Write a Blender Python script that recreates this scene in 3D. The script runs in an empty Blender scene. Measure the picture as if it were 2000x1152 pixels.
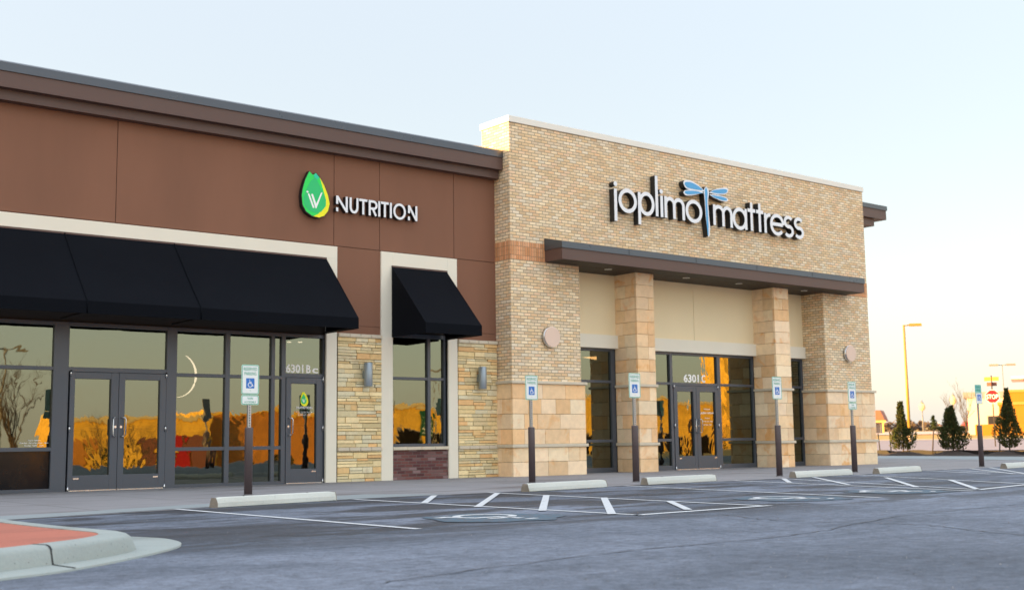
import bpy, bmesh, math, random
from mathutils import Vector, Matrix
R = math.radians
SC = bpy.context.scene
COL = SC.collection

# ------------------------------------------------------------------ camera
YAW, PITCH, ROLL = R(38.93377), R(7.01245), R(-0.769774)
CAM_POS = Vector((0.0, -22.12974, 0.75511))
fw = Vector((math.sin(YAW)*math.cos(PITCH), math.cos(YAW)*math.cos(PITCH), math.sin(PITCH)))
rt = Vector((math.cos(YAW), -math.sin(YAW), 0)); up = rt.cross(fw)
rt2 = rt*math.cos(ROLL)+up*math.sin(ROLL); up2 = -rt*math.sin(ROLL)+up*math.cos(ROLL)
cam = bpy.data.cameras.new("camera"); camo = bpy.data.objects.new("camera", cam); COL.objects.link(camo)
mw = Matrix((rt2, up2, -fw)).transposed().to_4x4(); mw.translation = CAM_POS
camo.matrix_world = mw
cam.sensor_width = 36; cam.lens = 42.4; cam.clip_start = .1; cam.clip_end = 6000
cam.dof.use_dof = True; cam.dof.focus_distance = 15.5; cam.dof.aperture_fstop = 2.2
SC.camera = camo

# ------------------------------------------------------------------ sky, sun, exposure
SUN_EL = R(6.0)
SUN_DIR = Vector((-0.90, 0.43, 0)).normalized()          # horizontal direction towards the sun
w = bpy.data.worlds.new("World"); SC.world = w; w.use_nodes = True
nt = w.node_tree; nt.nodes.clear()
sky = nt.nodes.new("ShaderNodeTexSky"); sky.sky_type = 'NISHITA'; sky.sun_disc = False
sky.sun_elevation = SUN_EL; sky.sun_rotation = math.atan2(SUN_DIR.x, SUN_DIR.y)
sky.altitude = 200; sky.air_density = 1.0; sky.dust_density = 2.0; sky.ozone_density = 0.4
bg = nt.nodes.new("ShaderNodeBackground"); bg.inputs[1].default_value = 0.13
wo = nt.nodes.new("ShaderNodeOutputWorld")
veil = nt.nodes.new("ShaderNodeMix"); veil.data_type = 'RGBA'          # added haze layer, evens the sky and lifts the shaded facade
veil.inputs[0].default_value = 0.76
def wm(op, a, b, c=0.0):
    nd = nt.nodes.new("ShaderNodeMath"); nd.operation = op
    for q, v in enumerate((a, b, c)):
        if hasattr(v, 'links'): nt.links.new(v, nd.inputs[q])
        else: nd.inputs[q].default_value = v
    return nd.outputs[0]
tcw = nt.nodes.new("ShaderNodeTexCoord"); spw = nt.nodes.new("ShaderNodeSeparateXYZ"); nt.links.new(tcw.outputs['Generated'], spw.inputs[0])
zc = wm('MAXIMUM', spw.outputs[2], 0.0)
lum = wm('MULTIPLY_ADD', wm('POWER', zc, 3.0), 2.6, .93)               # added overhead brightness to light ground and facade
south = wm('MAXIMUM', wm('MULTIPLY', spw.outputs[1], -1.0), 0.0)       # added southern brightness to light the facade and its glass
vcol = nt.nodes.new("ShaderNodeVectorMath"); vcol.operation = 'SCALE'; vcol.inputs[0].default_value = (.93, .99, 1.10); nt.links.new(lum, vcol.inputs['Scale'])
scol = nt.nodes.new("ShaderNodeVectorMath"); scol.operation = 'SCALE'; scol.inputs[0].default_value = (1.05, .98, .86); nt.links.new(south, scol.inputs['Scale'])
vsum = nt.nodes.new("ShaderNodeVectorMath"); vsum.operation = 'ADD'; nt.links.new(vcol.outputs[0], vsum.inputs[0]); nt.links.new(scol.outputs[0], vsum.inputs[1])
glow = nt.nodes.new("ShaderNodeVectorMath"); glow.operation = 'SCALE'; glow.inputs[0].default_value = (.52, .14, -.34)   # warm belt low in the south
nt.links.new(wm('MULTIPLY', south, wm('POWER', wm('SUBTRACT', 1.0, zc), 22.0)), glow.inputs['Scale'])
vs2 = nt.nodes.new("ShaderNodeVectorMath"); vs2.operation = 'ADD'; nt.links.new(vsum.outputs[0], vs2.inputs[0]); nt.links.new(glow.outputs[0], vs2.inputs[1])
hz = nt.nodes.new("ShaderNodeVectorMath"); hz.operation = 'SCALE'; hz.inputs[0].default_value = (.34, .28, .20)       # brighter haze along the whole horizon
nt.links.new(wm('POWER', wm('SUBTRACT', 1.0, zc), 9.0), hz.inputs['Scale'])
vs3 = nt.nodes.new("ShaderNodeVectorMath"); vs3.operation = 'ADD'; nt.links.new(vs2.outputs[0], vs3.inputs[0]); nt.links.new(hz.outputs[0], vs3.inputs[1])
nt.links.new(vs3.outputs[0], veil.inputs[7])
nt.links.new(sky.outputs[0], veil.inputs[6]); nt.links.new(veil.outputs[2], bg.inputs[0]); nt.links.new(bg.outputs[0], wo.inputs[0])
sl = bpy.data.lights.new("sun", 'SUN'); sl.energy = 3.6; sl.angle = R(0.5); sl.color = (1.0, 0.56, 0.17)
so = bpy.data.objects.new("sun", sl); COL.objects.link(so)
sd = Vector((SUN_DIR.x*math.cos(SUN_EL), SUN_DIR.y*math.cos(SUN_EL), math.sin(SUN_EL)))
so.rotation_euler = (-sd).to_track_quat('-Z', 'Y').to_euler(); so.location = (-20, 20, 30)
vs = SC.view_settings; vs.view_transform = 'Standard'; vs.look = 'None'; vs.gamma = 1.0; vs.exposure = 2.56
SC.cycles.max_bounces = 8; SC.cycles.transparent_max_bounces = 12

# ------------------------------------------------------------------ material helpers
MAT = {}
class NT:
    def __init__(s, name):
        s.m = bpy.data.materials.new(name); s.m.use_nodes = True; s.t = s.m.node_tree; s.t.nodes.clear()
        s.out = s.n('OutputMaterial'); MAT[name] = s.m
    def n(s, k, **kw):
        nd = s.t.nodes.new('ShaderNode'+k)
        for a, b in kw.items(): setattr(nd, a, b)
        return nd
    def l(s, a, b): s.t.links.new(a, b)
    def put(s, sock, v):
        if hasattr(v, 'is_output') or hasattr(v, 'links'): s.l(v, sock)
        else: sock.default_value = v
    def math(s, op, a, b=0.0, c=0.0):
        nd = s.n('Math', operation=op)
        for i, v in enumerate((a, b, c)): s.put(nd.inputs[i], v)
        return nd.outputs[0]
    def mixc(s, f, a, b, blend='MIX'):
        nd = s.n('Mix', data_type='RGBA', blend_type=blend)
        s.put(nd.inputs[0], f); s.put(nd.inputs[6], a); s.put(nd.inputs[7], b)
        return nd.outputs[2]
    def noise(s, vec, scale, detail=3, rough=.55, dist=0.0):
        nd = s.n('TexNoise'); nd.inputs['Scale'].default_value = scale; nd.inputs['Detail'].default_value = detail
        nd.inputs['Roughness'].default_value = rough; nd.inputs['Distortion'].default_value = dist
        if vec is not None: s.l(vec, nd.inputs['Vector'])
        return nd.outputs[0]
    def mapping(s, vec, scale=(1,1,1), rot=(0,0,0), loc=(0,0,0)):
        nd = s.n('Mapping'); s.l(vec, nd.inputs[0])
        nd.inputs[1].default_value = loc; nd.inputs[2].default_value = rot; nd.inputs[3].default_value = scale
        return nd.outputs[0]
    def ramp(s, f, pts, interp='LINEAR'):
        nd = s.n('ValToRGB'); cr = nd.color_ramp; cr.interpolation = interp
        while len(cr.elements) < len(pts): cr.elements.new(.5)
        for e, (p, c) in zip(cr.elements, pts): e.position = p; e.color = (*c, 1) if len(c) == 3 else c
        s.l(f, nd.inputs[0]); return nd.outputs[0]
    def sstep(s, v, a, b):
        nd = s.n('MapRange', interpolation_type='SMOOTHSTEP'); s.put(nd.inputs[0], v)
        nd.inputs[1].default_value = a; nd.inputs[2].default_value = b; return nd.outputs[0]
    def uv(s): return s.n('UVMap').outputs[0]
    def pos(s): return s.n('NewGeometry').outputs['Position']
    def bump(s, h, strength=.3, dist=.01):
        nd = s.n('Bump'); nd.inputs['Strength'].default_value = strength; nd.inputs['Distance'].default_value = dist
        s.l(h, nd.inputs['Height']); return nd.outputs[0]
    def bsdf(s, col, rough=.6, metal=0.0, normal=None, spec=.5, coat=0):
        b = s.n('BsdfPrincipled'); s.put(b.inputs['Base Color'], col if hasattr(col, 'links') else (*col, 1))
        s.put(b.inputs['Roughness'], rough); b.inputs['Metallic'].default_value = metal
        b.inputs['Specular IOR Level'].default_value = spec
        if coat: b.inputs['Coat Weight'].default_value = coat; b.inputs['Coat Roughness'].default_value = .1
        if normal is not None: s.l(normal, b.inputs['Normal'])
        s.l(b.outputs[0], s.out.inputs[0]); return b

def simple(name, col, rough=.6, metal=0.0, var=.1, scale=6, fine=60, bump=.1, bdist=.004, spec=.5, streak=False):
    t = NT(name); p = t.pos()
    v = t.mapping(p, (1, 1, .25)) if streak else p
    n1 = t.noise(v, scale, 4); n2 = t.noise(p, fine, 2)
    k = t.math('ADD', t.math('MULTIPLY', t.math('SUBTRACT', n1, .5), 2*var), t.math('MULTIPLY', t.math('SUBTRACT', n2, .5), var))
    k = t.math('ADD', k, 1.0)
    nd = t.n('VectorMath', operation='SCALE'); nd.inputs[0].default_value = col; t.l(k, nd.inputs['Scale'])
    rr = t.math('ADD', t.math('MULTIPLY', t.math('SUBTRACT', n1, .5), .2), rough)
    t.bsdf(nd.outputs[0], rr, metal, t.bump(n2, bump, bdist) if bump else None, spec)
    return t.m

def emit(name, col, strength):
    t = NT(name); e = t.n('Emission'); e.inputs[0].default_value = (*col, 1); e.inputs[1].default_value = strength
    t.l(e.outputs[0], t.out.inputs[0])

def brick(name, h, wd, mortar, palette, mcol, offset=.5, tint=.12, bump=.5):
    t = NT(name); sep = t.n('SeparateXYZ'); t.l(t.uv(), sep.inputs[0]); u, v = sep.outputs[0], sep.outputs[1]
    rv = t.math('DIVIDE', v, h); row = t.math('FLOOR', rv)
    ru = t.math('ADD', t.math('DIVIDE', u, wd), t.math('MULTIPLY', t.math('FLOORED_MODULO', row, 2.0), offset))
    col = t.math('FLOOR', ru)
    fu = t.math('MULTIPLY', t.math('FRACT', ru), wd); fv = t.math('MULTIPLY', t.math('FRACT', rv), h)
    d = t.math('MINIMUM', t.math('MINIMUM', fu, t.math('SUBTRACT', wd, fu)), t.math('MINIMUM', fv, t.math('SUBTRACT', h, fv)))
    wob = t.math('MULTIPLY', t.math('SUBTRACT', t.noise(t.uv(), 45, 2), .5), mortar*.5)
    d = t.math('ADD', d, wob)
    mask = t.sstep(d, mortar*.35, mortar*.75)
    cx = t.n('CombineXYZ'); t.l(col, cx.inputs[0]); t.l(row, cx.inputs[1])
    wn = t.n('TexWhiteNoise', noise_dimensions='2D'); t.l(cx.outputs[0], wn.inputs['Vector'])
    n = len(palette)
    c = t.ramp(wn.outputs['Value'], [(i/n, p) for i, p in enumerate(palette)], 'CONSTANT')
    wn2 = t.n('TexWhiteNoise', noise_dimensions='3D'); cz = t.n('CombineXYZ'); t.l(col, cz.inputs[0]); t.l(row, cz.inputs[1]); cz.inputs[2].default_value = 3.3
    t.l(cz.outputs[0], wn2.inputs['Vector'])
    k = t.math('ADD', t.math('MULTIPLY', wn2.outputs['Value'], .16), .92)
    ns = t.noise(t.uv(), 1.3, 4); k2 = t.math('ADD', t.math('MULTIPLY', t.math('SUBTRACT', ns, .5), 2*tint), 1.0)
    nf = t.noise(t.uv(), 70, 3); k3 = t.math('ADD', t.math('MULTIPLY', t.math('SUBTRACT', nf, .5), .35), 1.0)
    kk = t.math('MULTIPLY', t.math('MULTIPLY', k, k2), k3)
    sc = t.n('VectorMath', operation='SCALE'); t.l(c, sc.inputs[0]); t.l(kk, sc.inputs['Scale'])
    ms = t.n('VectorMath', operation='SCALE'); ms.inputs[0].default_value = mcol; t.l(k2, ms.inputs['Scale'])
    fin = t.mixc(mask, ms.outputs[0], sc.outputs[0])
    hgt = t.math('ADD', t.math('MULTIPLY', mask, 1.0), t.math('MULTIPLY', nf, .25))
    t.bsdf(fin, .85, 0, t.bump(hgt, bump, .012), .3)

def stone(name, scale=9, stain=(.50, .29, .10), stain_amt=.55, bump=.5):
    """stone blocks: each block carries its own stone colour; veins and rust patches are procedural"""
    t = NT(name); at = t.n('Attribute', attribute_name='Col'); uvv = t.uv(); p = t.pos()
    n1 = t.noise(p, 2.2, 5, .6, .6); n2 = t.noise(p, 60, 3); n3 = t.noise(p, scale, 4, .6)
    m = t.math('MULTIPLY', t.sstep(n1, .51, .68), stain_amt)
    m = t.math('MULTIPLY', m, at.outputs['Alpha'])
    c = t.mixc(m, at.outputs[0], (*stain, 1))
    k = t.math('ADD', t.math('ADD', t.math('MULTIPLY', t.math('SUBTRACT', n3, .5), .38), t.math('MULTIPLY', t.math('SUBTRACT', n2, .5), .22)), 1.0)
    sc = t.n('VectorMath', operation='SCALE'); t.l(c, sc.inputs[0]); t.l(k, sc.inputs['Scale'])
    t.bsdf(sc.outputs[0], .85, 0, t.bump(t.math('ADD', n3, t.math('MULTIPLY', n2, .4)), bump, .012), .3)

# ---- wall materials
simple('brown_stucco', (.230, .113, .073), .85, var=.20, scale=.8, fine=110, bump=.45, bdist=.004, spec=.25, streak=True)
simple('cream_stucco', (.80, .76, .65), .85, var=.05, scale=1.2, fine=120, bump=.3, bdist=.003, spec=.25)
simple('panel_stucco', (.87, .74, .50), .85, var=.05, scale=1.0, fine=120, bump=.3, bdist=.003, spec=.25)
simple('joint_shadow_gap', (.10, .05, .035), .9, var=.05)
simple('brown_metal', (.105, .060, .050), .5, var=.06, scale=1.5, fine=20, bump=.03, spec=.45)
simple('cap_metal', (.075, .085, .10), .30, metal=.35, var=.08, scale=1.2, fine=15, bump=.02)  # blue of the reflected sky is put into the base colour
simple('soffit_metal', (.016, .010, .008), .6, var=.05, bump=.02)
simple('white_coping', (.78, .76, .70), .5, var=.04, scale=1.5, fine=20, bump=.03)
simple('ledge_stone', (.62, .55, .43), .8, var=.12, scale=5, fine=60, bump=.4, bdist=.006)
brick('buff_brick', .0725, .203, .0140,
      [(0.823,0.634,0.396),(0.761,0.564,0.334),(0.864,0.693,0.466),(0.803,0.554,0.326),(0.720,0.574,0.396),(0.823,0.614,0.370),(0.844,0.614,0.405),(0.761,0.624,0.440),(0.885,0.733,0.510),(0.700,0.515,0.317),(0.823,0.713,0.546)], (.35,.28,.20))
brick('orange_soldier', .213, .068, .011, [(.68,.32,.15),(.74,.37,.19),(.62,.29,.13),(.78,.42,.23),(.66,.35,.18)], (.36,.21,.12), 0.0)
brick('plum_brick', .0677, .203, .011, [(.150,.058,.055),(.120,.048,.050),(.185,.075,.066),(.20,.105,.10),(.105,.042,.043),(.165,.062,.055),(.25,.16,.16)], (.15,.12,.11))
brick('red_brick_far', .0677, .203, .011, [(.28,.11,.06),(.24,.09,.05),(.32,.14,.08)], (.25,.18,.13))
stone('ledgestone', 14, stain=(.46,.27,.11), stain_amt=.4, bump=.7)
stone('limestone', 6, stain=(.80,.40,.13), stain_amt=.85, bump=.35)
simple('stone_joint', (.36, .29, .20), .9, var=.1)
simple('dark_joint', (.075, .055, .035), .9, var=.1)
# ---- storefront
simple('frame_metal', (.078, .092, .118), .38, metal=.25, var=.05, scale=2, fine=30, bump=.02)
simple('steel', (.62, .63, .65), .25, metal=1.0, var=.05, bump=0.0)
simple('galvanised', (.45, .47, .48), .42, metal=.8, var=.1, scale=20, bump=.05)
simple('sconce_metal', (.30, .36, .42), .38, metal=.6, var=.05, bump=.02)
simple('disc_lens', (.74, .56, .46), .45, var=.04, bump=.02)
simple('black_rubber', (.012, .012, .013), .6, var=.1)
simple('white_vinyl', (.92, .92, .92), .5, var=.02, bump=0.0)
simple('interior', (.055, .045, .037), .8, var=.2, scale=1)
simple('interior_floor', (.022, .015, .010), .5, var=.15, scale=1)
simple('grey_block', (.28, .26, .24), .8, var=.1)
simple('roof_membrane', (.35, .34, .33), .8, var=.1)
emit('lamp_white', (1.0, .93, .80), 1.3)
emit('lamp_warm', (1.0, .62, .25), 1.6)
t = NT('storefront_glass'); p = t.pos()
n = t.noise(t.mapping(p, (1, 1, .7)), 1.2, 3, .5, .6)
gl = t.n('BsdfGlossy'); gl.inputs['Color'].default_value = (.27, .29, .235, 1); gl.inputs['Roughness'].default_value = .012
t.l(t.bump(n, .014, .2), gl.inputs['Normal'])
tr = t.n('BsdfTransparent'); tr.inputs['Color'].default_value = (.20, .17, .135, 1)
fr = t.n('Fresnel'); fr.inputs[0].default_value = 1.5
mx = t.n('MixShader'); t.l(t.math('ADD', t.math('MULTIPLY', fr.outputs[0], .6), .52), mx.inputs[0])
t.l(tr.outputs[0], mx.inputs[1]); t.l(gl.outputs[0], mx.inputs[2]); t.l(mx.outputs[0], t.out.inputs[0])
# ---- canvas
t = NT('black_canvas'); p = t.pos(); n1 = t.noise(p, 1.2, 4); n2 = t.noise(p, 260, 2)
c = t.mixc(n1, (.0020, .0030, .0058, 1), (.0042, .0056, .0092, 1))
t.bsdf(c, .75, 0, t.bump(t.math('ADD', n2, t.math('MULTIPLY', n1, 3.0)), .25, .004), .08)
# ---- signs
simple('letter_face', (.80, .83, .88), .4, var=.02, bump=0.0)
simple('letter_return', (.010, .011, .014), .5, var=.05, bump=0.0)
simple('wing_blue', (.07, .36, .70), .4, var=.03, bump=0.0)
simple('leaf_green', (.0, .72, .10), .4, var=.03, bump=0.0)
simple('leaf_mid', (.0, .55, .16), .4, var=.03, bump=0.0)
simple('leaf_teal', (.0, .62, .38), .4, var=.03, bump=0.0)
simple('leaf_yellow', (.90, .86, .0), .4, var=.03, bump=0.0)
simple('sign_white', (.80, .84, .84), .35, var=.03, bump=0.0)
simple('sign_pale_green', (.52, .80, .70), .35, var=.03, bump=0.0)
simple('sign_green', (.0, .33, .22), .4, var=.03, bump=0.0)
simple('sign_teal', (.16, .50, .47), .4, var=.03, bump=0.0)
simple('sign_blue', (.015, .16, .55), .4, var=.03, bump=0.0)
simple('bollard_paint', (.080, .058, .060), .5, var=.12, scale=4, fine=40, bump=.05)
simple('stop_red', (.60, .008, .02), .35, var=.03, bump=0.0)
simple('plate_yellow', (.62, .36, .06), .4, var=.05, bump=0.0)
simple('plate_brown', (.23, .09, .06), .4, var=.05, bump=0.0)
# ---- ground
t = NT('asphalt'); p = t.pos()
st = t.mapping(p, (.45, .8, 1), (0, 0, R(24)))
n1 = t.noise(st, .55, 5, .62, .5); n2 = t.noise(p, 46, 4, .75); n3 = t.noise(p, 3.0, 6, .75); n5 = t.noise(p, 9.5, 4, .7); n4 = t.noise(t.mapping(p, (.30, 1.0, 1), (0, 0, R(7))), 1.1, 7, .68, .5)
c = t.ramp(n1, [(.36, (.088, .104, .134)), (.5, (.122, .142, .182)), (.62, (.166, .190, .240))])
k = t.math('ADD', t.math('ADD', t.math('MULTIPLY', t.math('SUBTRACT', n2, .5), 1.9), t.math('ADD', t.math('MULTIPLY', t.math('SUBTRACT', n3, .5), .95), t.math('MULTIPLY', t.math('SUBTRACT', n5, .5), 1.7))), 1.0)
sc = t.n('VectorMath', operation='SCALE'); t.l(c, sc.inputs[0]); t.l(k, sc.inputs['Scale'])
# damp and oily patches near the stalls and the kerb nose
sp = t.n('SeparateXYZ'); t.l(p, sp.inputs[0])
zone = t.math('MULTIPLY', t.sstep(sp.outputs[1], -14.6, -12.6), t.math('SUBTRACT', 1.0, t.sstep(sp.outputs[0], 15.0, 30.0)))
damp = t.math('MULTIPLY', t.sstep(n4, .44, .55), t.math('ADD', t.math('MULTIPLY', zone, .82), .08))
nose = t.n('VectorMath', operation='DISTANCE'); t.l(t.mapping(p, (.55, 1, 1)), nose.inputs[0]); nose.inputs[1].default_value = (2.55, -12.0, 0)
nz = t.math('ADD', nose.outputs['Value'], t.math('MULTIPLY', t.math('SUBTRACT', n3, .5), 1.1))
damp = t.math('MAXIMUM', damp, t.math('MULTIPLY', t.math('SUBTRACT', 1.0, t.sstep(nz, .55, 1.25)), .72))
c2 = t.mixc(damp, sc.outputs[0], (.026, .027, .033, 1))
vor = t.n('TexVoronoi'); vor.inputs['Scale'].default_value = 15; t.l(p, vor.inputs['Vector'])
wn = t.n('TexWhiteNoise', noise_dimensions='3D'); t.l(vor.outputs['Position'], wn.inputs['Vector'])
grit = t.math('MULTIPLY', t.math('LESS_THAN', vor.outputs['Distance'], .075), t.math('GREATER_THAN', wn.outputs['Value'], .86))
c3 = t.mixc(t.math('MULTIPLY', grit, .85), c2, (.40, .39, .37, 1))
t.bsdf(c3, t.math('SUBTRACT', .86, t.math('MULTIPLY', damp, .25)), 0, t.bump(n2, .55, .012), .35)
def conc(name, col, stain, joint=None):
    t = NT(name); p = t.pos(); n1 = t.noise(p, .8, 5, .6, .4); n2 = t.noise(p, 45, 4, .7); n3 = t.noise(t.mapping(p, (.25, 1.1, 1)), 1.0, 4, .6, .8)
    k = t.math('ADD', t.math('ADD', t.math('MULTIPLY', t.math('SUBTRACT', n1, .5), .35), t.math('MULTIPLY', t.math('SUBTRACT', n2, .5), .25)), 1.0)
    sc = t.n('VectorMath', operation='SCALE'); sc.inputs[0].default_value = col; t.l(k, sc.inputs['Scale'])
    c = t.mixc(t.math('MULTIPLY', t.sstep(n3, .55, .72), .7), sc.outputs[0], (*stain, 1)) if stain else sc.outputs[0]
    vo = t.n('TexVoronoi'); vo.inputs['Scale'].default_value = 34; t.l(p, vo.inputs['Vector'])
    w2 = t.n('TexWhiteNoise', noise_dimensions='3D'); t.l(vo.outputs['Position'], w2.inputs['Vector'])
    pit = t.math('MULTIPLY', t.math('LESS_THAN', vo.outputs['Distance'], .16), t.math('GREATER_THAN', w2.outputs['Value'], .80))
    c = t.mixc(t.math('MULTIPLY', pit, .55), c, (.07, .07, .07, 1))
    if joint:
        sp = t.n('SeparateXYZ'); t.l(p, sp.inputs[0])
        a = t.math('FRACT', t.math('DIVIDE', sp.outputs[0], joint)); b = t.math('FRACT', t.math('DIVIDE', t.math('ADD', sp.outputs[1], .6), joint))
        d = t.math('MINIMUM', a, b); c = t.mixc(t.math('LESS_THAN', d, .008), c, (.06, .055, .05, 1))
    t.bsdf(c, .85, 0, t.bump(n2, .4, .006), .3)
conc('sidewalk_concrete', (.245, .24, .25), (.11, .09, .085), 1.83)
conc('edge_concrete', (.255, .285, .295), None)
conc('kerb_concrete', (.32, .355, .34), (.15, .165, .155))
conc('far_concrete', (.60, .46, .36), None)
conc('stop_concrete', (.56, .58, .54), (.34, .33, .29))
simple('worn_concrete', (.25, .22, .18), .9, var=.25, scale=14, bump=.4)
conc('pink_paving', (.42, .145, .10), (.30, .115, .085))
def paint(name, col, wear=.35):
    t = NT(name); p = t.pos(); n1 = t.noise(p, 9, 5, .7); n2 = t.noise(p, 60, 3, .7)
    f = t.sstep(t.math('ADD', t.math('MULTIPLY', n1, .6), t.math('MULTIPLY', n2, .4)), .40-wear*.2, .62-wear*.2)
    c = t.mixc(f, (.10, .106, .125, 1), (*col, 1)); t.bsdf(c, .75, 0, t.bump(n2, .4, .006), .3)
paint('white_paint', (.56, .58, .60), .7)
paint('blue_paint', (.060, .150, .215), -.08)
simple('mulch', (.040, .026, .020), .95, var=.4, scale=9, fine=60, bump=1.0, bdist=.03)
simple('dry_grass', (.42, .265, .075), .95, var=.3, scale=2.5, fine=30, bump=.6, bdist=.03)
simple('road_asphalt', (.27, .23, .245), .9, var=.12, scale=.6, fine=40)
simple('silt_fabric', (.010, .010, .012), .7, var=.2)
simple('dark_stake', (.035, .028, .024), .8, var=.2)
simple('bark', (.085, .060, .042), .9, var=.25, scale=10, bump=.4)
t = NT('grit'); oi = t.n('Attribute', attribute_name='Col'); t.bsdf(oi.outputs[0], .8, 0, None, .3)
t = NT('conifer_leaf'); oi = t.n('Attribute', attribute_name='Col')
t.bsdf(oi.outputs[0], .75, 0, None, .2)
simple('pole_paint', (.36, .21, .03), .5, var=.06, bump=.02)
simple('pole_grey', (.20, .19, .18), .5, var=.06, bump=.02)
simple('tan_render', (.62, .40, .12), .85, var=.08, scale=1, bump=.2)
simple('ochre_render', (.34, .150, .010), .85, var=.08, scale=1, bump=.2)
simple('ochre_trim', (.42, .22, .05), .7, var=.05)
simple('opposite_brick', (.52, .22, .04), .85, var=.45, scale=.9, fine=4, bump=.2)
simple('opposite_render', (.84, .50, .065), .85, var=.75, scale=.40, fine=2.5, bump=.2)  # dark patches like tree shadows are put into the wall colour
simple('light_trim', (.72, .58, .30), .7, var=.05)
simple('mauve_panel', (.66, .52, .48), .8, var=.05)
simple('grey_band', (.24, .24, .26), .6, var=.05)
simple('roof_tile', (.24, .095, .06), .8, var=.2, scale=8)
simple('dark_glass', (.03, .03, .04), .12, var=.05, bump=0.0)
simple('far_hedge', (.13, .10, .09), .95, var=.35, scale=1.2, bump=.8, bdist=.1)
simple('panel_green', (.01, .10, .05), .6, var=.05, bump=0.0)
for nm, c in (('car_red', (.45,.02,.02)), ('car_blue', (.03,.06,.16)), ('car_white', (.75,.75,.75)), ('car_yellow', (.65,.42,.02)), ('car_dark', (.03,.032,.036)), ('car_silver', (.42,.43,.44))):
    simple(nm, c, .25, var=.02, bump=0.0)
simple('black_film', (.006, .006, .008), .12, var=.1, bump=0.0, spec=.25)
simple('tar', (.030, .031, .036), .6, var=.2)
simple('matt_black', (.012, .010, .009), .7, var=.1, spec=.1)
simple('tyre', (.015, .015, .015), .8, var=.1)

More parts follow.
